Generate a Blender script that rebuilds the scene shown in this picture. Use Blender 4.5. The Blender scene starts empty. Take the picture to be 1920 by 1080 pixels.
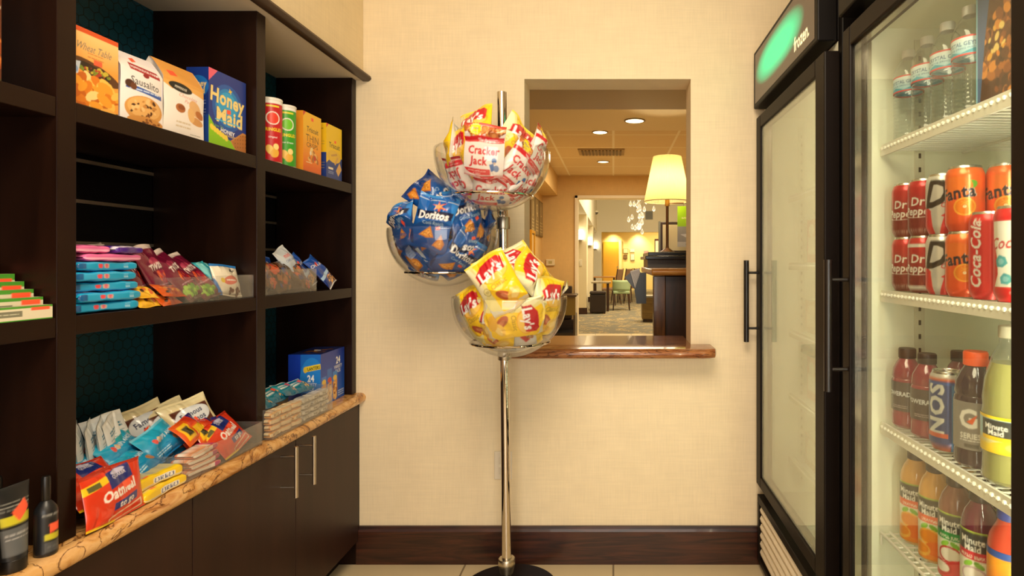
import bpy, bmesh, math, random
import numpy as np
from mathutils import Vector, Matrix, Euler
PI = math.pi
SC = bpy.context.scene
COL = SC.collection
# ---------------------------------------------------------------- camera
cam_d = bpy.data.cameras.new('camera')
cam_d.sensor_fit = 'HORIZONTAL'; cam_d.sensor_width = 36.0
cam_d.lens = 1085.0 / 1920.0 * 36.0
cam_d.shift_x = -190.0 / 1920.0
cam_d.shift_y = -50.0 / 1920.0
cam_d.clip_start = 0.05; cam_d.clip_end = 100
cam = bpy.data.objects.new('camera', cam_d); COL.objects.link(cam)
cam.location = (0, 0, 1.25); cam.rotation_euler = (PI / 2, 0, 0)
SC.camera = cam
SC.view_settings.view_transform = 'Standard'; SC.view_settings.look = 'None'
SC.view_settings.gamma = 1.0; SC.view_settings.exposure = 0.0
SC.view_settings.use_curve_mapping = False
SC.cycles.max_bounces = 10; SC.cycles.transparent_max_bounces = 24
SC.cycles.diffuse_bounces = 4; SC.cycles.glossy_bounces = 5; SC.cycles.transmission_bounces = 8
SC.cycles.sample_clamp_indirect = 6.0
SC.cycles.caustics_reflective = False; SC.cycles.caustics_refractive = False
world = bpy.data.worlds.new('world'); SC.world = world; world.use_nodes = True
world.node_tree.nodes['Background'].inputs[0].default_value = (1.0, 0.9, 0.75, 1)
world.node_tree.nodes['Background'].inputs[1].default_value = 0.05
# ---------------------------------------------------------------- lights of the rooms and an added front fill
def area(name, loc, size, power, color, rot=(0, 0, 0), sy=None):
    d = bpy.data.lights.new(name, 'AREA'); d.energy = power; d.color = color
    d.shape = 'RECTANGLE'; d.size = size; d.size_y = sy or size
    o = bpy.data.objects.new(name, d); COL.objects.link(o); o.location = loc; o.rotation_euler = rot
    return o
WARM = (1.0, 0.83, 0.60)
area('pantry_ceiling_lamp_light', (-0.10, 0.35, 2.42), 0.9, 40, WARM, (math.radians(26), 0, 0), 0.9)
area('front_fill_light', (0.1, -1.35, 1.05), 1.5, 36, (1.0, 0.935, 0.85), (math.radians(88), 0, 0), 1.6)  # added fill from behind the camera to brighten the back wall, not a lamp
area('hall_far_light', (0.2, 6.6, 2.42), 1.2, 34, (1.0, 0.83, 0.56))
area('lobby_light', (1.2, 13.5, 4.8), 4.0, 560, (1.0, 0.86, 0.62))
area('lounge_light', (2.2, 24.0, 2.7), 2.0, 100, (1.0, 0.80, 0.42))
# ---------------------------------------------------------------- colours and materials
def lin(c):
    if isinstance(c, str):
        c = c.lstrip('#'); c = [int(c[i:i + 2], 16) for i in (0, 2, 4)]
    out = []
    for v in c:
        v = v / 255.0
        out.append(v / 12.92 if v <= 0.04045 else ((v + 0.055) / 1.055) ** 2.4)
    return tuple(out)

def _mat(name):
    m = bpy.data.materials.new(name); m.use_nodes = True
    return m, m.node_tree, m.node_tree.nodes['Principled BSDF']

def pm(name, c, rough=0.5, metal=0.0, emit=None, es=0.0, coat=0.0, trans=0.0, spec=0.5, noise=0.0, nscale=8.0, nstretch=(1, 1, 1), bump=0.0, bscale=60.0, sub=None):
    m, nt, b = _mat(name)
    b.inputs['Base Color'].default_value = (*lin(c), 1)
    b.inputs['Roughness'].default_value = rough; b.inputs['Metallic'].default_value = metal
    b.inputs['Coat Weight'].default_value = coat; b.inputs['Transmission Weight'].default_value = trans
    b.inputs['Specular IOR Level'].default_value = spec
    if emit:
        b.inputs['Emission Color'].default_value = (*lin(emit), 1); b.inputs['Emission Strength'].default_value = es
    tc = nt.nodes.new('ShaderNodeTexCoord'); mp = nt.nodes.new('ShaderNodeMapping')
    mp.inputs['Scale'].default_value = nstretch
    nt.links.new(tc.outputs['Object'], mp.inputs[0])
    if noise > 0:
        n = nt.nodes.new('ShaderNodeTexNoise'); n.inputs['Scale'].default_value = nscale; n.inputs['Detail'].default_value = 5
        nt.links.new(mp.outputs[0], n.inputs['Vector'])
        r = nt.nodes.new('ShaderNodeValToRGB'); L = lin(c)
        r.color_ramp.elements[0].position = 0.3; r.color_ramp.elements[1].position = 0.7
        r.color_ramp.elements[0].color = (*[v * (1 - noise) for v in L], 1)
        r.color_ramp.elements[1].color = (*[min(1, v * (1 + noise)) for v in L], 1)
        nt.links.new(n.outputs['Fac'], r.inputs[0]); nt.links.new(r.outputs[0], b.inputs['Base Color'])
    if bump > 0:
        n2 = nt.nodes.new('ShaderNodeTexNoise'); n2.inputs['Scale'].default_value = bscale; n2.inputs['Detail'].default_value = 3
        nt.links.new(mp.outputs[0], n2.inputs['Vector'])
        bp = nt.nodes.new('ShaderNodeBump'); bp.inputs['Strength'].default_value = bump; bp.inputs['Distance'].default_value = 0.002
        nt.links.new(n2.outputs['Fac'], bp.inputs['Height']); nt.links.new(bp.outputs[0], b.inputs['Normal'])
    return m

def printed(name, rough=0.4, coat=0.0, metal=0.0, spec=0.5):
    m, nt, b = _mat(name)
    a = nt.nodes.new('ShaderNodeAttribute'); a.attribute_name = 'ink'
    nt.links.new(a.outputs['Color'], b.inputs['Base Color'])
    b.inputs['Roughness'].default_value = rough; b.inputs['Coat Weight'].default_value = coat
    b.inputs['Coat Roughness'].default_value = 0.12
    b.inputs['Metallic'].default_value = metal; b.inputs['Specular IOR Level'].default_value = spec
    return m

def clear(name, tint=(1, 1, 1), rough=0.02, ior=1.45, haze=0.0, hazecol=(1, 1, 1), boost=1.0):
    # thin clear sheet: transparent body, fresnel gloss, optional milky film
    m = bpy.data.materials.new(name); m.use_nodes = True; nt = m.node_tree; nt.nodes.clear()
    out = nt.nodes.new('ShaderNodeOutputMaterial'); tr = nt.nodes.new('ShaderNodeBsdfTransparent')
    tr.inputs[0].default_value = (*tint, 1)
    gl = nt.nodes.new('ShaderNodeBsdfGlossy'); gl.inputs['Roughness'].default_value = rough
    lw = nt.nodes.new('ShaderNodeLayerWeight'); lw.inputs[0].default_value = .5
    pw = nt.nodes.new('ShaderNodeMath'); pw.operation = 'POWER'; pw.inputs[1].default_value = 4.0; nt.links.new(lw.outputs['Facing'], pw.inputs[0])
    f0 = ((ior - 1) / (ior + 1)) ** 2
    ml = nt.nodes.new('ShaderNodeMath'); ml.operation = 'MULTIPLY_ADD'; ml.inputs[1].default_value = (1 - f0) * boost; ml.inputs[2].default_value = f0 * boost; ml.use_clamp = True
    nt.links.new(pw.outputs[0], ml.inputs[0])
    mx = nt.nodes.new('ShaderNodeMixShader'); nt.links.new(ml.outputs[0], mx.inputs[0])
    src = tr.outputs[0]
    if haze > 0:
        df = nt.nodes.new('ShaderNodeBsdfDiffuse'); df.inputs[0].default_value = (*hazecol, 1)
        m2 = nt.nodes.new('ShaderNodeMixShader'); m2.inputs[0].default_value = haze
        nt.links.new(src, m2.inputs[1]); nt.links.new(df.outputs[0], m2.inputs[2]); src = m2.outputs[0]
    nt.links.new(src, mx.inputs[1]); nt.links.new(gl.outputs[0], mx.inputs[2]); nt.links.new(mx.outputs[0], out.inputs[0])
    return m

def emitter(name, c, s):
    return pm(name, c, 0.5, emit=c, es=s)

# ---------------------------------------------------------------- meshes
class M:
    def __init__(s):
        s.v = []; s.f = []; s.mi = []; s.c = []; s.n = 0; s.inked = False; s.cur = 0
    def add(s, V, F, col=(1, 1, 1)):
        V = np.asarray(V, float).reshape(-1, 3); k = s.n
        s.v.append(V); s.n += len(V)
        C = np.asarray(col, float)
        s.c.append(np.tile(C, (len(V), 1)) if C.ndim == 1 else C.reshape(-1, 3))
        if C.ndim > 1: s.inked = True
        for q in F: s.f.append([i + k for i in q])
        s.mi += [s.cur] * len(F)
        return s
    def box(s, a, b, col=(1, 1, 1)):
        (x0, y0, z0), (x1, y1, z1) = a, b
        x0, x1 = sorted((x0, x1)); y0, y1 = sorted((y0, y1)); z0, z1 = sorted((z0, z1))
        V = [(x0, y0, z0), (x1, y0, z0), (x1, y1, z0), (x0, y1, z0), (x0, y0, z1), (x1, y0, z1), (x1, y1, z1), (x0, y1, z1)]
        return s.add(V, [(0, 3, 2, 1), (4, 5, 6, 7), (0, 1, 5, 4), (1, 2, 6, 5), (2, 3, 7, 6), (3, 0, 4, 7)], col)
    def prism(s, pts, axis, a, b, col=(1, 1, 1)):
        # pts: 2-D outline; axis 'x','y','z' is the extrusion axis
        n = len(pts); V = []
        for t in (a, b):
            for p, q in pts:
                V.append({'x': (t, p, q), 'y': (p, t, q), 'z': (p, q, t)}[axis])
        F = [tuple(range(n - 1, -1, -1)), tuple(range(n, 2 * n))]
        F += [(i, (i + 1) % n, n + (i + 1) % n, n + i) for i in range(n)]
        return s.add(V, F, col)
    def sheet(s, P, C=None, flip=False, wrap=False):
        ny, nx = P.shape[:2]; idx = np.arange(nx * ny).reshape(ny, nx)
        if wrap: idx = np.concatenate([idx, idx[:, :1]], 1)
        a, b, c, d = idx[:-1, :-1].ravel(), idx[:-1, 1:].ravel(), idx[1:, 1:].ravel(), idx[1:, :-1].ravel()
        F = np.stack([a, d, c, b] if flip else [a, b, c, d], 1).tolist()
        return s.add(P, F, (1, 1, 1) if C is None else np.asarray(C).reshape(-1, 3))
    def lathe(s, prof, n=32, c=(0, 0, 0), axis='z', col=(1, 1, 1)):
        pr = np.asarray(prof, float); th = np.arange(n) / n * 2 * PI
        P = np.zeros((len(pr), n, 3))
        P[:, :, 0] = pr[:, :1] * np.cos(th); P[:, :, 1] = pr[:, :1] * np.sin(th); P[:, :, 2] = pr[:, 1:]
        if axis == 'x': P = P[:, :, [2, 0, 1]]
        if axis == 'y': P = P[:, :, [1, 2, 0]]
        s.sheet(P + np.asarray(c), None, wrap=True)
        if np.asarray(col).ndim == 1: s.c[-1][:] = col
        return s
    def cyl(s, c, r, h, n=24, axis='z', col=(1, 1, 1), r2=None):
        r2 = r if r2 is None else r2
        return s.lathe([(0, 0), (r, 0), (r2, h), (0, h)], n, c, axis, col)
    def tube(s, pts, r, n=10, closed=False, col=(1, 1, 1), cap=True):
        P = [Vector(p) for p in pts]; m = len(P); rs = r if isinstance(r, (list, tuple)) else [r] * m
        rings = []; up = None
        for i in range(m):
            a = P[(i - 1) % m] if (closed or i > 0) else P[i]; b = P[(i + 1) % m] if (closed or i < m - 1) else P[i]
            t = (b - a).normalized()
            if up is None: up = Vector((0, 0, 1)) if abs(t.z) < 0.9 else Vector((1, 0, 0))
            sd = t.cross(up).normalized(); up = sd.cross(t).normalized()
            rings.append([P[i] + (sd * math.cos(k / n * 2 * PI) + up * math.sin(k / n * 2 * PI)) * rs[i] for k in range(n)])
        V = [tuple(v) for R in rings for v in R]; F = []
        for i in range(m if closed else m - 1):
            j = (i + 1) % m
            for k in range(n):
                k2 = (k + 1) % n; F.append((i * n + k, i * n + k2, j * n + k2, j * n + k))
        if cap and not closed: F += [tuple(range(n - 1, -1, -1)), tuple((m - 1) * n + k for k in range(n))]
        return s.add(V, F, col)
    def mesh(s, name, mats, smooth=False):
        me = bpy.data.meshes.new(name)
        V = np.concatenate(s.v); me.from_pydata(V.tolist(), [], s.f)
        if s.inked:
            C = np.concatenate(s.c); at = me.attributes.new('ink', 'FLOAT_COLOR', 'POINT')
            at.data.foreach_set('color', np.concatenate([C, np.ones((len(C), 1))], 1).astype(np.float32).ravel())
        for m in (mats if isinstance(mats, (list, tuple)) else [mats]): me.materials.append(m)
        if any(s.mi): me.polygons.foreach_set('material_index', s.mi)
        if smooth: me.polygons.foreach_set('use_smooth', [True] * len(s.f))
        me.validate(); me.update()
        return me
    def build(s, name, mats, parent=None, smooth=False, bevel=0, loc=None, weld=0, auto=False, label=None):
        me = s.mesh(name, mats, smooth)
        bm = bmesh.new(); bm.from_mesh(me)
        if weld: bmesh.ops.remove_doubles(bm, verts=bm.verts, dist=weld)
        if not s.inked or weld: bmesh.ops.recalc_face_normals(bm, faces=bm.faces)
        bm.to_mesh(me); bm.free()
        if auto:
            me.polygons.foreach_set('use_smooth', [True] * len(me.polygons))
            try: me.set_sharp_from_angle(angle=math.radians(35))
            except Exception: pass
        return link(name, me, parent, bevel, loc, label)

def link(name, me, parent=None, bevel=0, loc=None, label=None):
    o = bpy.data.objects.new(name, me); COL.objects.link(o)
    if parent is not None: o.parent = parent
    if loc is not None: o.location = loc
    if bevel:
        b = o.modifiers.new('bevel', 'BEVEL'); b.width = bevel; b.segments = 2; b.limit_method = 'ANGLE'
    if label: o['label'] = label
    return o

def tag(o, label, cat, group=None, kind=None):
    o['label'] = label; o['category'] = cat
    if group: o['group'] = group
    if kind: o['kind'] = kind
    return o
def struct(o):
    o['kind'] = 'structure'; return o
def root(name, label, cat, loc=(0, 0, 0), rot=(0, 0, 0), group=None):
    o = bpy.data.objects.new(name, None); COL.objects.link(o); o.empty_display_size = 0.05
    o.location = loc; o.rotation_euler = rot
    return tag(o, label, cat, group)
def dup(src, loc, rot, label, group=None):
    r = src.copy(); COL.objects.link(r); r.location = loc; r.rotation_euler = rot; r['label'] = label
    if group: r['group'] = group
    for ch in list(src.children):
        c = ch.copy(); COL.objects.link(c); c.parent = r
        for g in list(ch.children):
            d = g.copy(); COL.objects.link(d); d.parent = c
    return r
def yx(px, X): return abs(X) * 1085.0 / abs(1150.0 - px)     # depth at which the plane x = X is seen

# ---------------------------------------------------------------- ink: artwork rasterised in the script, kept as surface colour
_TX = {}
def glyphs(txt, bold):
    k = (txt, bold)
    if k in _TX: return _TX[k]
    cu = bpy.data.curves.new('t', 'FONT'); cu.body = txt; cu.size = 1; cu.offset = min(bold * .45, .036); cu.space_character = 1 + bold * .8; cu.resolution_u = 2
    ob = bpy.data.objects.new('t', cu); COL.objects.link(ob)
    bpy.context.view_layer.update()
    dg = bpy.context.evaluated_depsgraph_get(); me = ob.evaluated_get(dg).to_mesh(); me.calc_loop_triangles()
    V = np.array([v.co[:2] for v in me.vertices]).reshape(-1, 2); T = np.array([t.vertices[:] for t in me.loop_triangles]).reshape(-1, 3)
    ob.evaluated_get(dg).to_mesh_clear(); bpy.data.objects.remove(ob); bpy.data.curves.remove(cu)
    if len(V): V = V - np.array([(V[:, 0].min() + V[:, 0].max()) / 2, 0.35])
    _TX[k] = (V, T); return _TX[k]

class Art:
    def __init__(s, w, h, bg, k=1.0):
        # w x h in drawing units, k = raster pixels per unit (before 2x supersampling)
        s.w, s.h = w, h; s.nx = max(2, int(round(w * k))); s.ny = max(2, int(round(h * k)))
        s.a = np.zeros((s.ny * 2, s.nx * 2, 3)); s.a[:] = lin(bg); s.sx = s.nx * 2 / w; s.sy = s.ny * 2 / h
    def px(s, pts):
        p = np.asarray(pts, float); return p * np.array([s.sx, s.sy])
    def poly(s, pts, c):
        P = s.px(pts); c = np.array(lin(c)); H, W = s.a.shape[:2]
        x0 = max(0, int(P[:, 0].min())); x1 = min(W, int(P[:, 0].max()) + 2); y0 = max(0, int(P[:, 1].min())); y1 = min(H, int(P[:, 1].max()) + 2)
        if x1 <= x0 or y1 <= y0: return s
        X, Y = np.meshgrid(np.arange(x0, x1) + .5, np.arange(y0, y1) + .5); ins = np.zeros(X.shape, bool)
        n = len(P)
        for i in range(n):
            (ax, ay), (bx, by) = P[i], P[(i + 1) % n]
            if ay == by: continue
            cr = ((ay > Y) != (by > Y)) & (X < (bx - ax) * (Y - ay) / (by - ay) + ax)
            ins ^= cr
        s.a[y0:y1, x0:x1][ins] = c
        return s
    def rect(s, x0, y0, x1, y1, c, rot=0):
        p = np.array([(x0, y0), (x1, y0), (x1, y1), (x0, y1)], float)
        if rot:
            m = p.mean(0); r = math.radians(rot); R = np.array([[math.cos(r), math.sin(r)], [-math.sin(r), math.cos(r)]]); p = (p - m) @ R + m
        return s.poly(p, c)
    def ell(s, cx, cy, rx, ry, c, rot=0, n=28):
        t = np.arange(n) / n * 2 * PI; p = np.stack([rx * np.cos(t), ry * np.sin(t)], 1); r = math.radians(rot)
        return s.poly(p @ np.array([[math.cos(r), math.sin(r)], [-math.sin(r), math.cos(r)]]) + (cx, cy), c)
    def star(s, cx, cy, r, c, n=5, q=0.45, rot=0, jit=0, seed=1):
        rd = random.Random(seed); p = []
        for i in range(2 * n):
            a = i / (2 * n) * 2 * PI + math.radians(rot) + PI / 2; rr = (r if i % 2 == 0 else r * q) * (1 + rd.uniform(-jit, jit))
            p.append((cx + rr * math.cos(a), cy + rr * math.sin(a)))
        return s.poly(p, c)
    def ring(s, cx, cy, r, t, c, bg): return s.ell(cx, cy, r, r, c).ell(cx, cy, r - t, r - t, bg)
    def grad(s, c0, c1, y0=0.0, y1=1.0, x=False):
        H, W = s.a.shape[:2]; t = np.linspace(0, 1, W if x else H); t = np.clip((t - y0) / (y1 - y0), 0, 1)
        g = np.array(lin(c0)) * (1 - t[:, None]) + np.array(lin(c1)) * t[:, None]
        s.a[:] = g[None] if x else g[:, None]; return s
    def text(s, txt, cx, cy, size, c, rot=0, shear=0, sx=1.0, bold=0.0, edge=None, ew=0.05, arc=0.0, fit=None):
        if edge is not None: s.text(txt, cx, cy, size, edge, rot, shear, sx, bold + ew, None, 0, arc, fit)
        V, T = glyphs(txt, bold)
        if not len(V): return s
        if fit: size_x = fit / max(1e-6, np.ptp(glyphs(txt, 0)[0][:, 0])); 
        else: size_x = size * sx
        P = V * np.array([size_x, size]); P[:, 0] += P[:, 1] * shear; P[:, 1] += arc * P[:, 0] ** 2
        r = math.radians(rot); P = P @ np.array([[math.cos(r), math.sin(r)], [-math.sin(r), math.cos(r)]]) + (cx, cy)
        for t in T: s.poly(P[t], c)
        return s
    def food(s, cx, cy, rx, ry, cols, n, rr, seed=3, q=0.7):
        rd = random.Random(seed)
        for i in range(n):
            a = rd.uniform(0, 2 * PI); d = math.sqrt(rd.random())
            k = rr * rd.uniform(.6, 1.3)
            s.ell(cx + rx * d * math.cos(a), cy + ry * d * math.sin(a), k, k * q, cols[rd.randrange(len(cols))], rd.uniform(-60, 60), 12)
        return s
    def lines(s, x0, x1, ys, th, c, seed=1):
        rd = random.Random(seed)
        for y in ys:
            x = x0
            while x < x1:
                e = min(x1, x + rd.uniform(.08, .25) * (x1 - x0)); s.rect(x, y, e, y + th, c); x = e + .03 * (x1 - x0)
        return s
    def sticker(s, cx, cy, w=14, h=9, rot=0): return s.rect(cx - w / 2, cy - h / 2, cx + w / 2, cy + h / 2, '#ff5f3c', rot)
    def out(s, u, v):
        # bilinear-ish lookup of the box-filtered raster at u,v arrays in 0..1
        b = (s.a[0::2, 0::2] + s.a[1::2, 0::2] + s.a[0::2, 1::2] + s.a[1::2, 1::2]) / 4
        x = np.clip(u * s.nx - .5, 0, s.nx - 1.001); y = np.clip(v * s.ny - .5, 0, s.ny - 1.001)
        xi = x.astype(int); yi = y.astype(int); fx = (x - xi)[..., None]; fy = (y - yi)[..., None]
        x2 = np.minimum(xi + 1, s.nx - 1); y2 = np.minimum(yi + 1, s.ny - 1)
        return (b[yi, xi] * (1 - fx) + b[yi, x2] * fx) * (1 - fy) + (b[y2, xi] * (1 - fx) + b[y2, x2] * fx) * fy

def uvgrid(nx, ny):
    return np.meshgrid(np.linspace(0, 1, nx), np.linspace(0, 1, ny))

def flat(m, o, ux, vy, art, flip=False):
    """inked rectangle: origin o, edge vectors ux, vy"""
    o, ux, vy = map(np.array, (o, ux, vy)); 
    if isinstance(art, str): u, v = uvgrid(2, 2); C = np.tile(np.array(lin(art)), (4, 1))
    else: u, v = uvgrid(art.nx + 1, art.ny + 1); C = art.out(u, v)
    P = o + u[..., None] * ux + v[..., None] * vy
    m.sheet(P, C, flip)
    return m

def carton(w, d, h, front, left='#888888', right=None, top=None, back=None):
    m = M(); x, y = w / 2, d / 2; right = right or left; back = back or left; top = top or left
    flat(m, (-x, -y, 0), (w, 0, 0), (0, 0, h), front)
    flat(m, (-x, y, 0), (0, -d, 0), (0, 0, h), left)
    flat(m, (x, -y, 0), (0, d, 0), (0, 0, h), right)
    flat(m, (x, y, 0), (-w, 0, 0), (0, 0, h), back)
    flat(m, (-x, -y, h), (w, 0, 0), (0, d, 0), top)
    flat(m, (-x, y, 0), (w, 0, 0), (0, -d, 0), '#99907f')
    return m.mesh('carton', MAT['carton'])

def bag(w, h, t, front, back='#c9c9c9', seed=0, wr=1.0, crimp=0.045, pinch=0.07, bend=0.0, res=1.0, zig=False, gusset=False, mat='foil'):
    rd = np.random.RandomState(seed); nx = int(max(20, front.nx * res)) + 1; ny = int(max(20, front.ny * res)) + 1
    u, v = uvgrid(nx, ny); a = 2 * u - 1; b = np.clip((v - crimp) / (1 - 2 * crimp), 0, 1)
    pro = np.clip(1 - np.abs(a) ** 2.6, 0, 1) ** 0.62 * np.clip(np.sin(PI * b), 0, 1) ** 0.6
    wv = np.zeros_like(u)
    for i in range(7):
        th = rd.uniform(0, PI); fq = rd.uniform(3, 9); ph = rd.uniform(0, 6)
        wv += np.sin(fq * (a * math.cos(th) + 2 * v * math.sin(th)) + ph + 1.2 * np.sin(3 * v * 2 + ph)) / fq * 2.0
    puck = np.zeros_like(u)
    for e, d in ((0, b), (1, 1 - b)):
        for i in range(6):
            c = rd.uniform(-.9, .9); wd = rd.uniform(.05, .12); ln = rd.uniform(.12, .3)
            puck += rd.uniform(.5, 1) * rd.choice([-1, 1]) * np.exp(-((a - c * (1 - .4 * d)) / wd) ** 2) * np.exp(-(d / ln) ** 2)
    edge = np.clip(1 - np.abs(a) ** 6, 0, 1)
    crs = np.zeros_like(u)
    for i in range(int(9 * wr)):
        th = rd.uniform(0, PI); ox, oy = rd.uniform(-.8, .8), rd.uniform(-.8, .8); px_ = a - ox; py_ = (2 * v - 1) * 1.3 - oy
        dd = px_ * math.cos(th) + py_ * math.sin(th) + .12 * np.sin(3 * (py_ * math.cos(th) - px_ * math.sin(th))); al = -px_ * math.sin(th) + py_ * math.cos(th)
        crs += rd.uniform(.5, 1) * rd.choice([-1, 1]) * np.exp(-np.abs(dd) / rd.uniform(.06, .14)) * np.exp(-(al / rd.uniform(.3, .7)) ** 2)
    wv = wv + crs * .38
    H = t / 2 * pro * (1 + .16 * wr * wv) + .06 * t * wr * puck * edge * (pro > 0) * np.clip(pro * 4, 0, 1)
    ripple = np.sin(b * 0 + a * rd.uniform(3, 5) + rd.uniform(0, 6)) * .06 * t * (1 - np.sin(PI * v)) * wr
    X = a * w / 2 * (1 - pinch * np.sin(PI * v) ** 1.0 * (1 + .3 * np.sin(5 * v + seed)))
    Z = (v - .5) * h * (1 - .03 * (1 - a ** 2) * 0)
    Z = Z + .012 * h * np.sin(a * 3 + seed) * (2 * v - 1) * wr
    cr = (v < crimp * .9) | (v > 1 - crimp * .9)
    cz = np.where(cr, np.sin(v * h * 2500) * .0004, 0)
    bendy = bend * ((2 * v - 1) ** 2) + .3 * bend * (a ** 2)
    C = front.out(u, v)
    m = M()
    P = np.stack([X, -H + ripple + cz + bendy, Z], -1); m.sheet(P, C)
    P2 = np.stack([X, H * .8 + ripple + cz + bendy + .0006, Z], -1); m.sheet(P2[::3, ::3] if False else P2, np.tile(np.array(lin(back)), (nx * ny, 1)), True)
    me = m.mesh('bag', MAT[mat], True)
    return me

def lathe_ink(m, prof, art, n=72, a0=0.0, col='#c0c0c0', v0=None, v1=None):
    """revolve profile; the artwork wraps once round with its middle facing -Y"""
    pr = np.asarray(prof, float); v0 = pr[0, 1] if v0 is None else v0; v1 = pr[-1, 1] if v1 is None else v1
    u = np.linspace(0, 1, n + 1); th = 2 * PI * (u - .5) + a0
    P = np.zeros((len(pr), n + 1, 3)); P[:, :, 0] = pr[:, :1] * np.sin(th); P[:, :, 1] = -pr[:, :1] * np.cos(th); P[:, :, 2] = pr[:, 1:]
    if isinstance(art, str): C = np.tile(np.array(lin(art)), (len(pr) * (n + 1), 1))
    else:
        U, V = np.meshgrid(u, np.clip((pr[:, 1] - v0) / (v1 - v0), 0, 1)); C = art.out(U, V)
    m.sheet(P, C); return m

def dense(z0, z1, r, n):  return [(r, z0 + (z1 - z0) * i / n) for i in range(n + 1)]
MAT = {
    'carton': printed('printed_cardboard', 0.42, 0.15),
    'foil': printed('printed_film', 0.26, 0.5),
    'matte_film': printed('printed_soft_film', 0.45, 0.1),
    'label': printed('printed_label', 0.35, 0.2),
    'can': printed('printed_aluminium', 0.28, 0.3, 0.35),
    'alu': pm('aluminium', '#cfcdc6', 0.25, 1.0),
    'chrome': pm('chrome', '#d8d0c4', 0.06, 1.0),
    'black_plastic': pm('black_plastic', '#14110f', 0.35),
    'black_metal': pm('black_coated_metal', '#17120f', 0.32, 0.0, bump=.05, bscale=300),
}
# ================================================================ the room
def wallpaper(name, c):
    m, nt, b = _mat(name); b.inputs['Roughness'].default_value = 0.75
    tc = nt.nodes.new('ShaderNodeTexCoord'); L = lin(c); cols = []
    prev = None
    for k, (sc, st, am) in enumerate([((260, 260, 9), 1.0, .05), ((9, 9, 200), 1.0, .035), ((14, 14, 14), 1.0, .03)]):
        mp = nt.nodes.new('ShaderNodeMapping'); mp.inputs['Scale'].default_value = sc; nt.links.new(tc.outputs['Object'], mp.inputs[0])
        n = nt.nodes.new('ShaderNodeTexNoise'); n.inputs['Scale'].default_value = st; n.inputs['Detail'].default_value = 4; nt.links.new(mp.outputs[0], n.inputs['Vector'])
        r = nt.nodes.new('ShaderNodeMapRange'); r.inputs['From Min'].default_value = .3; r.inputs['From Max'].default_value = .7
        r.inputs['To Min'].default_value = 1 - am; r.inputs['To Max'].default_value = 1 + am * .5; nt.links.new(n.outputs['Fac'], r.inputs['Value'])
        if prev is None: prev = r.outputs[0]
        else:
            ml = nt.nodes.new('ShaderNodeMath'); ml.operation = 'MULTIPLY'; nt.links.new(prev, ml.inputs[0]); nt.links.new(r.outputs[0], ml.inputs[1]); prev = ml.outputs[0]
    vm = nt.nodes.new('ShaderNodeVectorMath'); vm.operation = 'SCALE'; vm.inputs[0].default_value = L
    nt.links.new(prev, vm.inputs['Scale']); nt.links.new(vm.outputs[0], b.inputs['Base Color'])
    bp = nt.nodes.new('ShaderNodeBump'); bp.inputs['Strength'].default_value = .15; bp.inputs['Distance'].default_value = .002
    nt.links.new(prev, bp.inputs['Height']); nt.links.new(bp.outputs[0], b.inputs['Normal'])
    return m
def woodgrain(name, c0, c1, rough=.35, scale=(1.2, 14, 14), coat=.2, dist=2.5, spec=.5):
    m, nt, b = _mat(name); b.inputs['Specular IOR Level'].default_value = spec; b.inputs['Roughness'].default_value = rough; b.inputs['Coat Weight'].default_value = coat
    tc = nt.nodes.new('ShaderNodeTexCoord'); mp = nt.nodes.new('ShaderNodeMapping'); mp.inputs['Scale'].default_value = scale
    nt.links.new(tc.outputs['Object'], mp.inputs[0])
    n = nt.nodes.new('ShaderNodeTexNoise'); n.inputs['Scale'].default_value = 1.6; n.inputs['Detail'].default_value = 8; n.inputs['Distortion'].default_value = dist
    nt.links.new(mp.outputs[0], n.inputs['Vector'])
    r = nt.nodes.new('ShaderNodeValToRGB'); r.color_ramp.elements[0].position = .35; r.color_ramp.elements[1].position = .68
    r.color_ramp.elements[0].color = (*lin(c0), 1); r.color_ramp.elements[1].color = (*lin(c1), 1)
    nt.links.new(n.outputs['Fac'], r.inputs[0]); nt.links.new(r.outputs[0], b.inputs['Base Color'])
    return m
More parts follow.
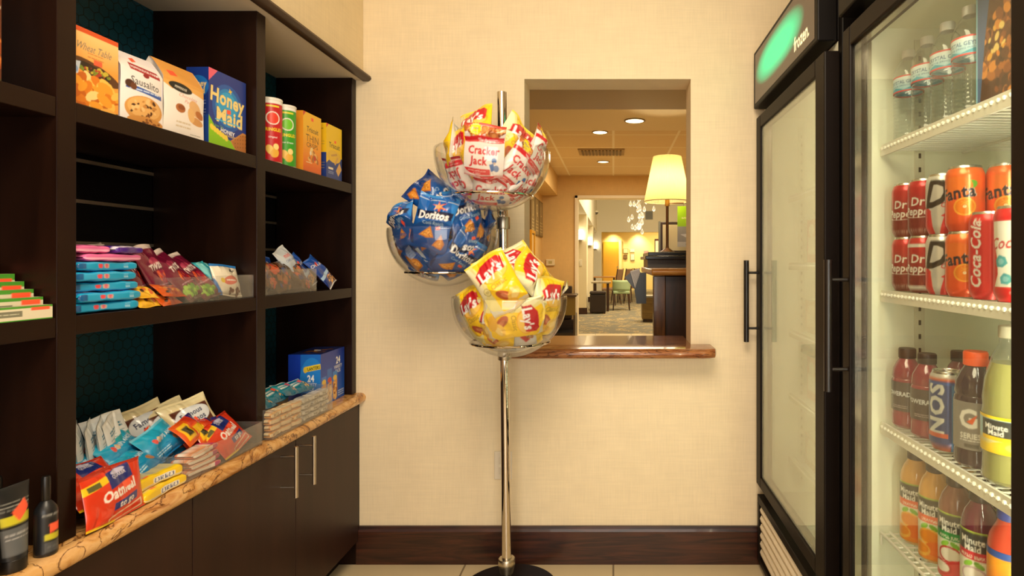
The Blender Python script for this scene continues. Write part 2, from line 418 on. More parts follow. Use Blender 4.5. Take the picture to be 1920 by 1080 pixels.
def stone(name, cols, rough=.18, scale=7, coat=.3, stretch=(1, 1, 1), vein=None):
    m, nt, b = _mat(name); b.inputs['Roughness'].default_value = rough; b.inputs['Coat Weight'].default_value = coat
    tc = nt.nodes.new('ShaderNodeTexCoord'); mp = nt.nodes.new('ShaderNodeMapping'); mp.inputs['Scale'].default_value = stretch
    nt.links.new(tc.outputs['Object'], mp.inputs[0])
    n = nt.nodes.new('ShaderNodeTexNoise'); n.inputs['Scale'].default_value = scale; n.inputs['Detail'].default_value = 9; n.inputs['Distortion'].default_value = 1.6; n.inputs['Roughness'].default_value = .62
    nt.links.new(mp.outputs[0], n.inputs['Vector'])
    r = nt.nodes.new('ShaderNodeValToRGB'); cr = r.color_ramp
    while len(cr.elements) < len(cols): cr.elements.new(.5)
    for e, (p, c) in zip(cr.elements, cols): e.position = p; e.color = (*lin(c), 1)
    nt.links.new(n.outputs['Fac'], r.inputs[0]); out = r.outputs[0]
    if vein:
        n2 = nt.nodes.new('ShaderNodeTexNoise'); n2.inputs['Scale'].default_value = scale * .75; n2.inputs['Detail'].default_value = 7; n2.inputs['Distortion'].default_value = 2.6
        nt.links.new(mp.outputs[0], n2.inputs['Vector'])
        r2 = nt.nodes.new('ShaderNodeValToRGB'); e = r2.color_ramp.elements; e[0].position = .455; e[0].color = (0, 0, 0, 1); e[1].position = .475; e[1].color = (1, 1, 1, 1); e3 = e.new(.495); e3.color = (0, 0, 0, 1)
        nt.links.new(n2.outputs['Fac'], r2.inputs[0]); mx = nt.nodes.new('ShaderNodeMix'); mx.data_type = 'RGBA'; nt.links.new(r2.outputs[0], mx.inputs['Factor']); nt.links.new(out, mx.inputs['A']); mx.inputs['B'].default_value = (*lin(vein), 1); out = mx.outputs['Result']
    nt.links.new(out, b.inputs['Base Color'])
    return m
WALL = wallpaper('cream_wallpaper', '#f4e2c0')
SIDEWALL = wallpaper('cream_wallpaper_side', '#efdbb4')
WHITE = pm('white_paint', '#e8e2d4', .6)
TRIM = woodgrain('dark_wood_trim', '#24100a', '#4a2516', .35, (1.5, 8, 22))
FLOOR = pm('beige_floor_tile', '#d9c6a4', .3)
def tile_floor(name, c, g, size=.46):
    m, nt, b = _mat(name); b.inputs['Roughness'].default_value = .28
    tc = nt.nodes.new('ShaderNodeTexCoord'); br = nt.nodes.new('ShaderNodeTexBrick')
    nt.links.new(tc.outputs['Object'], br.inputs['Vector'])
    br.inputs['Color1'].default_value = (*lin(c), 1); br.inputs['Color2'].default_value = (*[v * .93 for v in lin(c)], 1); br.inputs['Mortar'].default_value = (*lin(g), 1)
    br.inputs['Scale'].default_value = 1; br.inputs['Mortar Size'].default_value = .004; br.inputs['Brick Width'].default_value = size; br.inputs['Row Height'].default_value = size
    br.offset = 0.5
    nt.links.new(br.outputs['Color'], b.inputs['Base Color']); return m
FLOOR = tile_floor('floor_tile', '#dcc8a2', '#8c7a5f', .61)

D = 2.40
def fl(): pass
struct(M().box((-1.55, -1.75, -.1), (1.55, 2.62, 0)).build('floor', FLOOR))
struct(M().box((-1.55, -1.75, 2.60), (1.55, 2.56, 2.70)).build('ceiling', WHITE))
# back wall with the pass-through opening  x -.369...321  z .905..2.006
X0, X1, Z0, Z1 = -.369, .321, .905, 2.006
m = M()
m.box((-1.55, D, 0), (X0, D + .15, 2.6)); m.box((X1, D, 0), (1.55, D + .15, 2.6))
m.box((X0, D, 0), (X1, D + .15, Z0 - .036)); m.box((X0, D, Z1), (X1, D + .15, 2.6))
struct(m.build('wall_back', WALL))
struct(M().box((-1.53, -1.7, 0), (-1.40, D, 2.6)).build('wall_left', SIDEWALL))
struct(M().box((1.40, -1.7, 0), (1.53, D, 2.6)).build('wall_right', SIDEWALL))
m = M(); m.box((-1.53, -1.75, 0), (-.75, -1.62, 2.6)); m.box((.95, -1.75, 0), (1.53, -1.62, 2.6)); m.box((-.75, -1.75, 2.1), (.95, -1.62, 2.6))
struct(m.build('wall_front', SIDEWALL))
# soffit over the shelving: painted board below, wallpapered face, dark nosing
struct(M().box((-1.40, -1.6, 2.006), (-1.037, D - .001, 2.6)).build('trim_1', [SIDEWALL]))
struct(M().box((-1.399, -1.6, 2.0), (-1.030, D - .001, 2.0055)).build('trim_2', [pm('soffit_paint', '#d9ccb6', .6, bump=.2, bscale=200)]))
m = M(); P = [(-1.038, 1.996), (-1.014, 1.996), (-1.006, 2.001), (-1.003, 2.008), (-1.006, 2.016), (-1.014, 2.021), (-1.038, 2.021)]
m.prism(P, 'y', -1.6, D - .001); struct(m.build('trim_3', [pm('soffit_nosing', '#3a261a', .4)], auto=True))
# baseboard
m = M(); P = [(D - .016, .0), (D - .016, .135), (D - .012, .145), (D - .010, .155), (D, .155), (D, 0)]
m.prism(P, 'x', -1.06, .70); struct(m.build('baseboard_back', TRIM))

# the ledge in the opening
LEDGE = stone('red_brown_stone_ledge', [(.28, '#3c1c10'), (.42, '#7a4424'), (.52, '#a4683a'), (.62, '#8a4f2a'), (.75, '#5a2c16')], .16, 5, .4, (1, 5, 5), vein='#2c140c')
m = M(); yf, yb = 2.245, 2.67
def nos(yf, zt, t=.038, k=7, r=.019):
    pts = []
    for i in range(k + 1):
        a = PI / 2 + PI * i / k; pts.append((yf + r + r * math.cos(a) * 1.0, zt - t / 2 + (t / 2) * math.sin(a)))
    return pts
P = nos(yf, .907) + [(D - .0005, .869), (D - .0005, .907)]
xs = [-.445, -.43, -.405, -.38, .345, .375, .40, .409]
# outline in plan with rounded ends: build by slices
slices = []
for x, ins in zip(xs, [.05, .018, .004, 0, 0, .006, .022, .05]):
    slices.append([(x, y + ins * (1 - (y - yf) / (D - yf)), z + (0 if ins < .04 else (.888 - z) * .35)) for y, z in P])
V = [p for s in slices for p in s]; n = len(P); F = [tuple(range(n - 1, -1, -1)), tuple(range((len(slices) - 1) * n, len(slices) * n))]
for i in range(len(slices) - 1):
    for k in range(n): k2 = (k + 1) % n; F.append((i * n + k, i * n + k2, (i + 1) * n + k2, (i + 1) * n + k))
m.add(V, F); m.box((X0 + .001, D - .001, .869), (X1 - .001, yb, .907))
o = m.build('stone_ledge', LEDGE, auto=True)
tag(o, 'polished red brown stone ledge with rounded edge under the pass-through opening', 'ledge')

# outlet behind the pole
t = root('wall_outlet', 'white electrical outlet plate low on the cream wall behind the chrome pole', 'outlet', (-.456, D - .0005, .405))
m = M(); m.box((-.037, -.006, -.058), (.037, 0, .058)); m.build('cover_plate', pm('outlet_white', '#e6dccb', .35), t, bevel=.003)
for z in (-.021, .021):
    m = M(); m.box((-.016, -.009, z - .014), (.016, -.006, z + .014)); o = m.build('socket', pm('outlet_face', '#dfd5c4', .35), t, bevel=.004)
    m = M()
    for x in (-.007, .007): m.box((x - .0012, -.0097, z - .002), (x + .0012, -.0091, z + .008))
    m.cyl((0, -.0097, z - .008), .0024, .0006, 10, 'y'); m.build('slot', MAT['black_plastic'], o)
# ================================================================ shelving, counter and base cabinets on the left
ESP = woodgrain('espresso_laminate', '#180a05', '#231109', .36, (10, 1.2, 1.2), .0, .4, .22)
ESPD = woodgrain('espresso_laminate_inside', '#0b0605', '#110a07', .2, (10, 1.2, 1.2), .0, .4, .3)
XF, XB = -1.066, -1.377
ZTOP = 1.9995
def hex_panel():
    m, nt, b = _mat('teal_hexagon_panel'); b.inputs['Roughness'].default_value = .35
    tc = nt.nodes.new('ShaderNodeTexCoord'); mp = nt.nodes.new('ShaderNodeMapping'); nt.links.new(tc.outputs['Object'], mp.inputs[0])
    mp.inputs['Scale'].default_value = (1, 1, 1.155)
    sep = nt.nodes.new('ShaderNodeSeparateXYZ'); nt.links.new(mp.outputs[0], sep.inputs[0])
    def math_(op, a, b_=None):
        n = nt.nodes.new('ShaderNodeMath'); n.operation = op
        for i, x in enumerate((a, b_)):
            if x is None: continue
            if isinstance(x, (int, float)): n.inputs[i].default_value = x
            else: nt.links.new(x, n.inputs[i])
        return n.outputs[0]
    # hexagon distance for two offset lattices (pointy in z): cell s
    s = .030
    yy = math_('MULTIPLY', sep.outputs['Y'], 1 / s); zz = math_('MULTIPLY', sep.outputs['Z'], 1 / s / 1.155)
    r3 = 1.7320508
    def hexd(oy, oz):
        a = math_('SUBTRACT', math_('FRACT', math_('ADD', yy, oy)), .5)
        b2 = math_('SUBTRACT', math_('MULTIPLY', math_('FRACT', math_('ADD', math_('DIVIDE', zz, r3), oz)), r3), r3 / 2)
        a = math_('ABSOLUTE', a); b2 = math_('ABSOLUTE', b2)
        return math_('MAXIMUM', a, math_('ADD', math_('MULTIPLY', a, .5), math_('MULTIPLY', b2, r3 / 2)))
    d = math_('MINIMUM', hexd(0, 0), hexd(.5, .5))
    g = math_('GREATER_THAN', d, .455)
    mx = nt.nodes.new('ShaderNodeMix'); mx.data_type = 'RGBA'
    nt.links.new(g, mx.inputs['Factor']); mx.inputs['A'].default_value = (*lin('#124b62'), 1); mx.inputs['B'].default_value = (*lin('#051a24'), 1)
    nt.links.new(mx.outputs['Result'], b.inputs['Base Color'])
    bp = nt.nodes.new('ShaderNodeBump'); bp.inputs['Strength'].default_value = .5; bp.inputs['Distance'].default_value = .002; bp.invert = True
    nt.links.new(g, bp.inputs['Height']); nt.links.new(bp.outputs[0], b.inputs['Normal'])
    return m
HEX = hex_panel()
su = root('shelving_unit', 'tall espresso brown built-in shelving with teal hexagon back panels over the stone counter', 'shelves', (-1.2, 1.4, .705))
def loc_(m): 
    m.v = [v - np.array([-1.2, 1.4, .705]) for v in m.v]; return m
DIV = [(.485, .525), (1.109, 1.149), (1.731, 1.774), (2.362, 2.398)]
for i, (a, b) in enumerate(DIV):
    m = loc_(M().box((XB, a, .7055), (XF, b, ZTOP))); m.build('side_panel' if i in (0, 3) else 'divider', ESP, su, bevel=.0015)
BAY = [(.525, 1.109), (1.149, 1.731), (1.774, 2.362)]
for a, b in BAY:
    for zt in (1.565, 1.142):
        loc_(M().box((XB + .001, a + .0004, zt - .038), (XF - .0015, b - .0004, zt))).build('shelf', ESP, su, bevel=.0015)
loc_(M().box((XB - .015, .485, .7055), (XB - .0005, 2.398, 1.122))).build('back_panel', HEX, su)
loc_(M().box((XB - .015, .485, 1.546), (XB - .0005, 2.398, ZTOP))).build('back_panel', HEX, su)
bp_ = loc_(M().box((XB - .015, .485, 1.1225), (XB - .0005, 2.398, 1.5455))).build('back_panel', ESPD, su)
GROOVE = pm('slatwall_metal_insert', '#b5aa98', .35, .8)
for a, b in BAY:
    for z in (1.510, 1.405, 1.297, 1.19):
        loc_(M().box((XB - .0004, a + .001, z - .0045), (XB + .003, b - .001, z + .0045))).build('slat_rail', GROOVE, su)

CT = stone('tan_veined_counter', [(.30, '#8a5224'), (.42, '#c48a48'), (.50, '#dba866'), (.58, '#e2b478'), (.68, '#c88c50'), (.76, '#8a5428')], .22, 9, .3, (1.3, .8, 1.3), vein='#5a2c14')
m = M(); ZC = .705; xf = -1.026; r = .02
P = [(XB - .015, ZC - .04), (XB - .015, ZC)] + [(xf - r + r * math.cos(a), ZC - .02 + .02 * math.sin(a)) for a in [PI / 2 - PI * i / 10 for i in range(11)]]
m.prism(P, 'y', .3, D - .0006)
o = m.build('countertop', CT, auto=True); tag(o, 'tan veined stone countertop with bullnose edge below the brown shelving', 'countertop')
DOORM = woodgrain('espresso_cabinet_door', '#2a150c', '#331b11', .42, (12, 12, 1.2), .0, .3, .35)
NICKEL = pm('brushed_nickel', '#c9bfae', .28, 1.0)
def base_cab(y0, y1, hy, label):
    t = root('base_cabinet', label, 'cabinet', (-1.2, y0, 0))
    L = lambda m: setattr(m, 'v', [v - np.array([-1.2, y0, 0]) for v in m.v]) or m
    m = M(); m.box((XB, y0, .09), (-1.071, y1, .6645)); m.box((XB, y0, 0.0005), (-1.13, y1, .09)); L(m).build('carcass', ESP, t)
    ym = (y0 + y1) / 2
    for k, (a, b) in enumerate(((y0 + .0015, ym - .0015), (ym + .0015, y1 - .0015))):
        d = L(M().box((-1.07, a, .10), (-1.051, b, .659))).build('door', DOORM, t, bevel=.001)
        if hy:
            y = ym + (-.085 if k == 0 else .025); m = M(); X = -1.003
            m.tube([(X, y, .503), (X, y, .664)], .006, 14)
            for z in (.535, .632): m.tube([(-1.051, y, z), (X, y, z)], .0035, 10)
            L(m).build('handle', NICKEL, d, auto=True)
base_cab(1.446, 2.384, True, 'dark brown base cabinet with two bar handles beside the back wall')
base_cab(.508, 1.446, False, 'dark brown base cabinet below the near end of the counter')
struct(M().box((-1.377, 2.385, 0.0), (-1.053, 2.3995, .664)).build('trim_4', ESP))
# ================================================================ goods on the shelving; each faces +X (turned a quarter)
Q = math.radians(90)
S1, S2, S3 = 1.565, 1.142, .705          # upper shelf, middle shelf, counter
def put(name, me, label, cat, X, Y, Z, rz=0.0, rx=0.0, ry=0.0, group=None, scale=1.0):
    """rz turns it from facing +X, rx leans it back (degrees), ry rolls it in its own plane"""
    o = bpy.data.objects.new(name, me); COL.objects.link(o); o.rotation_mode = 'QUATERNION'
    o.rotation_quaternion = Euler((0, 0, Q + math.radians(rz))).to_quaternion() @ Euler((math.radians(-rx), 0, 0)).to_quaternion() @ Euler((0, math.radians(ry), 0)).to_quaternion()
    o.location = (X, Y, Z)
    if scale != 1.0: o.scale = (scale,) * 3
    tag(o, label, cat, group); return o
def drop(o, Z):
    """let it down (or lift it) until its lowest point touches height Z"""
    bpy.context.view_layer.update()
    me = o.data; c = np.empty(len(me.vertices) * 3, np.float32); me.vertices.foreach_get('co', c)
    R = np.array(o.matrix_basis)[:3, :3]; z = (c.reshape(-1, 3) @ R.T)[:, 2].min(); o.location.z = Z - z + .0004; return o

# -- upper shelf, middle bay

a = Art(120, 167, '#f0b45c', 1.1); a.grad('#f0a040', '#f7c980', .55, .9).rect(0, 157, 120, 167, '#d8521e')
a.text('Wheat Table', 62, 130, 22, '#70706a', 0, .35, .72, .0); a.lines(46, 84, [118, 110], 2, '#c9783c')
a.ell(66, 84, 60, 16, '#5a3418', -14).ell(60, 84, 40, 11, '#2c1c10', -14).food(66, 84, 34, 9, ['#c9b43a', '#7a8a2a', '#3c1c10', '#b03a20'], 36, 5, 2)
a.poly([(0, 92), (30, 96), (24, 70), (0, 62)], '#c9d6ea').ell(10, 78, 14, 10, '#7f9fd6')
a.food(60, 38, 62, 36, ['#f0a02e', '#f8c258', '#e07e1c', '#fbd88a', '#c86414'], 70, 17, 7, .55)
a.rect(0, 0, 120, 8, '#3a2214').ell(95, 5, 20, 9, '#f0b050').sticker(70, 104, 20, 11)
put('cookie_box', carton(.12, .045, .1665, a, '#d9853a', top='#c8481a'), 'orange cookie box with golden pastries and a brown bowl pictured, next to the near divider', 'box', -1.115, 1.217, S1)
def gbag(w, d, h, front, side, topc, fold=.02, seed=1):
    """paper-film block bag: gusseted sides, soft shoulders, folded top"""
    m = M(); rd = np.random.RandomState(seed); n = 40
    nx, ny = front.nx + 1, front.ny + 1; u, v = uvgrid(nx, ny)
    def shp(a, b, v):   # a,b in -1..1 plan position
        k = np.clip((v - .74) / .26, 0, 1); dd = d / 2 * (1 - .93 * k ** 1.2); ww = w / 2 * (1 - .03 * np.sin(PI * v))
        return np.stack([a * ww, b * dd + .05 * d * k, v * h], -1)
    P = shp(2 * u - 1, -np.ones_like(u), v); P[..., 1] -= (.10 * d * np.sin(PI * u) ** .7 * np.sin(PI * np.clip(v * 1.15, 0, 1)) + .02 * d * np.sin(9 * v + 4 * u + seed) * np.sin(PI * v)); m.sheet(P, front.out(u, v))
    P = shp(2 * u - 1, np.ones_like(u), v)[::4, ::4]; m.sheet(P, np.tile(np.array(lin(side)), (P.shape[0] * P.shape[1], 1)), True)
    sx, sy = uvgrid(9, ny)
    for s in (-1, 1):
        P = shp(np.full_like(sx, s), (2 * sx - 1), sy); P[..., 0] -= s * .10 * w * np.sin(PI * sx) * (.25 + sy * .6); C = np.tile(np.array(lin(side)), (P.shape[0] * P.shape[1], 1)); C *= (1 - .0 * sx.ravel()[:, None]); m.sheet(P, C, s > 0)
    P = shp(2 * u - 1, -1 + 2 * v, np.ones_like(v))[::6, ::6]; m.sheet(P, np.tile(np.array(lin(topc)), (P.shape[0] * P.shape[1], 1)))
    return m.mesh('block_bag', MAT['matte_film'], True)
a = Art(105, 160, '#efe8e6', 1.15); a.rect(0, 138, 105, 160, '#e4dce0')
a.poly([(30, 120), (92, 128), (98, 116), (26, 108)], '#b02a2c').text('PASTRY FARM', 62, 118, 9, '#ffffff', 4, 0, 1.0, .03).text('PEPPERIDGE FARM', 62, 112, 5, '#f0e0d8', 4)
a.ell(60, 108, 9, 6, '#8c1c20')
a = Art(105, 160, '#efe8e6', 1.15); a.rect(0, 140, 105, 160, '#e6dfe2')
a.poly([(26, 134), (92, 128), (98, 112), (22, 118)], '#a8282c').text('PEPPERIDGE FARM', 60, 123, 8.5, '#ffffff', -4, 0, .95, .02).ell(60, 112, 8, 5, '#8c1c20')
a.text('Sausalito', 57, 93, 24, '#2c3238', -3, .08, .86, .02)
a.poly([(10, 84), (100, 76), (100, 66), (10, 74)], '#2c58b0').lines(18, 96, [74], 3, '#c8d8f4')
a.ell(18, 84, 10, 9, '#4a2a1c').ell(26, 80, 7, 8, '#6a3c24')
a.ell(55, 34, 46, 30, '#d89a50').ell(55, 38, 40, 24, '#e6b068').food(55, 36, 36, 22, ['#4a2818', '#6b3c20', '#f0c484', '#c88844'], 34, 5, 9).ell(60, 8, 44, 12, '#d09048').food(60, 8, 36, 8, ['#5a3018', '#8a5228'], 10, 4, 3)
a.sticker(45, 144, 14, 9, 20)
b = gbag(.112, .062, .165, a, '#dcd8e6', '#9ab0d0', seed=2)
put('cookie_bag', b, 'white cookie bag with a chocolate chip cookie pictured, on the upper shelf', 'bag', -1.122, 1.343, S1 + .0004, -5)
a = Art(110, 178, '#f1e9e2', 1.1); a.rect(0, 118, 110, 178, '#e0a04c').poly([(0, 118), (20, 108), (60, 116), (110, 106), (110, 124), (0, 126)], '#e6aa58')
a.ell(42, 116, 30, 11, '#20201e', -6).text('PEPPERIDGE', 42, 115, 8, '#f0e8d8', -6, 0, .7, .02).sticker(30, 148, 22, 13, 10)
a.text('Chocolate', 62, 98, 12, '#d88a80', -4, .3, 1).text('Pecan', 66, 86, 12, '#d88a80', -4, .3, 1)
a.ell(40, 66, 13, 11, '#b06a38').ell(42, 68, 9, 6, '#8c4a24').ell(82, 74, 15, 22, '#e2b27a', 40).ell(86, 44, 22, 10, '#d49a5c', -10).ell(70, 56, 10, 18, '#e8b878', 10).ell(96, 62, 14, 9, '#b87038', -30)
a.lines(30, 70, [30, 20], 4, '#d6c4a8').lines(70, 100, [8], 2, '#a09a90')
b = gbag(.130, .062, .182, a, '#dcd3ca', '#d8963c', seed=5)
put('cookie_bag', b, 'white and tan cookie bag with a black oval, next to the dark blue cracker box', 'bag', -1.116, 1.465, S1 + .0004, -3)
a = Art(150, 212, '#16348c', 1.15)
a.ell(75, 118, 62, 66, '#1a58b0').ell(75, 118, 50, 54, '#1c86cc').ell(74, 122, 38, 40, '#2aa4dc')
a.poly([(0, 212), (34, 212), (0, 176)], '#e8607a').poly([(0, 0), (150, 0), (100, 24), (60, 34), (30, 48), (0, 84)], '#8cc81c')
a.text('Honey', 75, 142, 56, '#f6dc8c', -4, 0, .86, .07, '#0c1e58', .05).text('Maid', 82, 92, 56, '#f6dc8c', -2, 0, .95, .07, '#0c1e58', .05)
a.star(84, 168, 9, '#f2c820', 4, .4, 20)
a.rect(24, 76, 126, 79, '#4cc4ea').text('low fat', 40, 60, 12, '#7ab84c', -3).text('HONEY', 74, 50, 16, '#ffffff', -4, 0, 1, .05).text('GRAHAMS', 84, 40, 9, '#f0d070', -4)
for i in range(6): a.ell(12 + i * 11, 52 - i * 4, 7, 9, '#f4d84c', 30)
a.poly([(84, 28), (136, 62), (150, 60), (150, 0), (110, 0)], '#c88848').poly([(90, 27), (136, 56), (150, 54), (150, 4), (112, 4)], '#b8743a')
for i in range(5):
    for j in range(4): a.ell(104 + i * 11, 14 + j * 11 + i * 1.5, 1.7, 1.7, '#6a3c1c')
a.sticker(78, 108, 16, 12, 5)
s = Art(60, 212, '#14307e', 1.0); s.ell(30, 160, 30, 30, '#1c66b4').text('Honey', 30, 168, 22, '#e8c878', 0, 0, .8, .05).text('Maid', 32, 148, 22, '#e8c878', 0, 0, .8, .05).lines(8, 52, [120, 112, 96, 88, 80, 60, 52], 2, '#9ab0dc').poly([(0, 0), (60, 0), (60, 84), (0, 70)], '#1c4494')
put('cracker_box', carton(.150, .062, .211, a, s, top='#1c3f9a'), 'dark blue graham cracker box with yellow lettering on the upper shelf', 'box', -1.122, 1.640, S1, -2)

# -- upper shelf, far bay: two tubes, two cracker boxes
def crisp_tube(c0, c1, word, seed):
    a = Art(210, 240, c0, .9)
    a.rect(0, 228, 210, 240, '#f2f0ea')
    for cx in (35, 105, 175):
        a.ell(cx, 170, 22, 26, '#f4ece0').ell(cx, 170, 18, 22, c1)
        a.text('PRINGLES', cx, 126, 17, '#ffdf20', 0, 0, .78, .06, '#1c1408', .05); a.text(word, cx, 96, 9, '#ffffff', 0, .1, .9, .02)
        a.ell(cx - 8, 46, 12, 20, '#f2c860', 20).ell(cx + 6, 34, 13, 18, '#e8b040', -15).ell(cx + 10, 60, 9, 12, '#f8dc8c', 5).rect(cx - 20, 214, cx + 20, 220, '#f4e040')
    m = M(); lathe_ink(m, dense(0.003, .200, .0325, 120), a, 190); me = m.mesh('tube_wall', MAT['carton'], True)
    return me
def tube_thing(c0, c1, word, label, X, Y, seed):
    t = root('crisp_tube', label, 'tube', (X, Y, S1 + .0003), (0, 0, Q - .85), 'stacked chip tubes on the upper shelf')
    link('can_body', crisp_tube(c0, c1, word, seed), t)
    M().lathe([(0, 0), (.0328, 0), (.0332, .0015), (.0328, .004), (.0323, .004)], 40).build('bottom_rim', MAT['alu'], t, auto=True)
    M().lathe([(.0324, .1995), (.0336, .2000), (.0339, .207), (.033, .2085), (.0312, .2085), (.0305, .2065), (0, .2065)], 40).build('lid', pm('lid_plastic', '#e9e6dc', .3), t, auto=True, label='translucent white plastic lid')
tube_thing('#c41824', '#e8402c', 'Original', 'red chip tube at the left end of the far upper shelf', -1.108, 1.872, 1)
tube_thing('#3aa028', '#70c82c', 'Sour Cream', 'green chip tube beside the red one', -1.110, 1.958, 2)
a = Art(125, 215, '#f5b21e', 1.0); a.grad('#ee6c14', '#f7c22a', .1, .75).rect(0, 0, 125, 10, '#d8641a')
a.text('Triscuit', 64, 158, 26, '#3a2412', 0, 0, .95, .03).text('THIN', 62, 126, 36, '#4a3010', 0, 0, 1.05, -.01).text('CRISPS', 62, 102, 24, '#3a2412', 0, 0, 1.1, .0)
a.food(66, 64, 40, 24, ['#d89040', '#f0c070', '#b86a28', '#f8dc9a'], 20, 10, 4).ell(80, 60, 8, 10, '#c83a20').ell(50, 74, 6, 8, '#f8f0d8').lines(20, 60, [38], 3, '#f8e0b0').sticker(62, 196, 16, 12).poly([(0, 215), (18, 215), (0, 196)], '#d0402c')
put('cracker_box', carton(.125, .05, .2165, a, '#f09a28', top='#f0b030'), 'yellow to orange cracker box between the green tube and the yellow and blue box', 'box', -1.116, 2.098, S1)
a = Art(120, 210, '#f4cc1c', 1.0); a.rect(0, 0, 120, 92, '#1c4090').poly([(0, 60), (50, 96), (120, 104), (120, 120), (0, 110)], '#f4cc1c').ell(60, 92, 52, 24, '#e8c040')
a.text('Triscuit', 62, 134, 28, '#2c2a20', 0, 0, .92, .03).poly([(60, 66), (84, 96), (92, 90), (70, 60)], '#d8a85c').poly([(74, 40), (102, 76), (118, 50), (92, 20)], '#e2b46c').poly([(34, 96), (80, 108), (84, 100), (40, 90)], '#c89a50')
a.rect(16, 40, 52, 48, '#f0e8d0').lines(16, 56, [30, 24], 2.4, '#9ab0e0').sticker(68, 150, 14, 10).poly([(0, 210), (18, 210), (0, 192)], '#d0402c').rect(0, 0, 120, 5, '#102a6a')
s = Art(50, 210, '#e8c01c', 1.0); s.rect(0, 0, 50, 100, '#1a3a88').text('Triscuit', 25, 190, 9, '#2c2a20').lines(6, 44, [140, 130, 60, 50, 40], 2, '#a09048')
put('cracker_box', carton(.125, .05, .212, a, s, top='#e8c020'), 'yellow and blue cracker box at the right end of the far upper shelf', 'box', -1.116, 2.262, S1)

# -- upper shelf, near bay: brown item at the photo's edge
a = Art(90, 190, '#5a2a16', .8); a.food(45, 150, 40, 30, ['#b0a08c', '#d8ccb8', '#8a7058'], 30, 9, 3).food(45, 70, 40, 50, ['#8a3c18', '#c87030', '#602410', '#e09a50'], 40, 14, 8, 1.6).rect(0, 0, 90, 14, '#4a3a1c')
put('snack_box', carton(.16, .06, .195, a, '#3a1c10', top='#5a3018'), 'brown snack box at the upper left corner of the photo', 'box', -1.135, .965, S1)

# ---------------------------------------------------------------- flat packs and pillow packs for the middle shelf
def pack(w, h, t, art, back, seed, **k): return bag(w, h, t, art, back, seed, **k)
# light blue cookie packs seen end on: built lying, front up
def blue_side():
    a = Art(150, 100, '#15a0d4', .9); a.grad('#1290c8', '#22b4e4').ell(50, 52, 6, 6, '#e84a50').ell(66, 52, 7, 8, '#d0b49a').ell(66, 52, 4, 5, '#e0607a').lines(112, 124, [48, 56], 2, '#bfe8f8').poly([(0, 30), (16, 40), (16, 70), (0, 80)], '#0c5a96')
    return a
def slab(w, d, h, art, topart, edge, seed=0):
    """soft flow-wrapped slab: rounded long pack, artwork on the front long side, crimped ends"""
    m = M(); nx = 100 if w > .1 else 44; vv = np.concatenate([np.linspace(0, .40, 11)[:-1], np.linspace(.40, .60, 24), np.linspace(.60, 1, 9)[1:]]); ny = len(vv); u, v = np.meshgrid(np.linspace(0, 1, nx), vv); rd = np.random.RandomState(seed)
    th = v * 2 * PI; env = np.clip(1 - np.abs(2 * u - 1) ** 14, 0, 1) ** .5
    e = .38; c, s = np.cos(th), np.sin(th)
    y = np.sign(c) * np.abs(c) ** e * d / 2; z = np.sign(s) * np.abs(s) ** e * h / 2
    z = z * (.12 + .88 * env) * (1 + .07 * np.sin(u * 9 + seed) + .05 * np.sin(u * 23 + seed * 2)); x = (2 * u - 1) * w / 2
    y = y * (.9 + .1 * env) + .003 * np.sin(u * 5 + seed)
    # artwork: front side is c<0 ; v .25...75
    fr = np.clip((.75 - v) / .5 , 0, 1); C = art.out(u, np.where(np.abs(v - .5) < .25, np.clip((np.sin(PI * (.5 - v) * 1.0) + 1) / 2 * 1.0, 0, 1), 1)); 
    sideC = art.out(u, np.clip(.5 + (.5 - v) * 4.6, 0, 1)); topC = topart.out(u, np.clip(1 - v * 4, 0, 1) if False else np.clip((v - .08) / .34, 0, 1))
    isf = (v > .399) & (v < .601); C = np.where(isf[..., None], sideC, topC)
    botC = np.array(lin(edge)); C = np.where((v > .62)[..., None], botC, C)
    P = np.stack([x, y, z + h / 2], -1); m.sheet(P[:, :], C, True)
    return m.mesh('flow_pack', MAT['foil'], True)
bt = Art(150, 100, '#1790cc', .8); bt.poly([(0, 40), (150, 60), (150, 100), (0, 100)], '#1f6cc0').ell(100, 60, 18, 14, '#c08848').food(100, 60, 12, 9, ['#4a2818'], 8, 3).text('CHIPS AHOY!', 60, 70, 20, '#ffffff', 3, .1, 1, .05)
zb = S2 + .0005; bs = blue_side()
POS = ['lowest of the light blue cookie packs stacked at the near divider', 'light blue cookie pack second from the bottom of its stack', 'light blue cookie pack in the middle of its stack of five', 'light blue cookie pack second from the top of its stack', 'topmost light blue cookie pack, directly under the pink pack']
for i in range(5):
    o = bpy.data.objects.new('cookie_pack', slab(.158, .12, .0225, bs, bt, '#1484be', i)); COL.objects.link(o)
    o.rotation_euler = (0, 0, Q + math.radians([0, 3, -2, 1, 2][i])); o.location = (-1.135 + [0, .006, -.003, .004, 0][i], 1.233 + [0, .003, .006, -.004, .002][i], zb); zb += .0215
    tag(o, POS[i], 'snack pack', 'light blue cookie packs on the middle shelf')
pk = Art(150, 80, '#d84a94', .8); pk.grad('#c83a80', '#ee7ab4').rect(0, 30, 150, 40, '#f4b0d0')
pt = Art(150, 80, '#d84a94', .8); pt.poly([(0, 0), (60, 0), (90, 80), (0, 80)], '#e878b0').food(100, 40, 20, 15, ['#f4d0a0', '#e89ac0'], 20, 6)
pu = Art(150, 80, '#4a2088', .8); pu.rect(0, 60, 150, 80, '#e8dcf0')
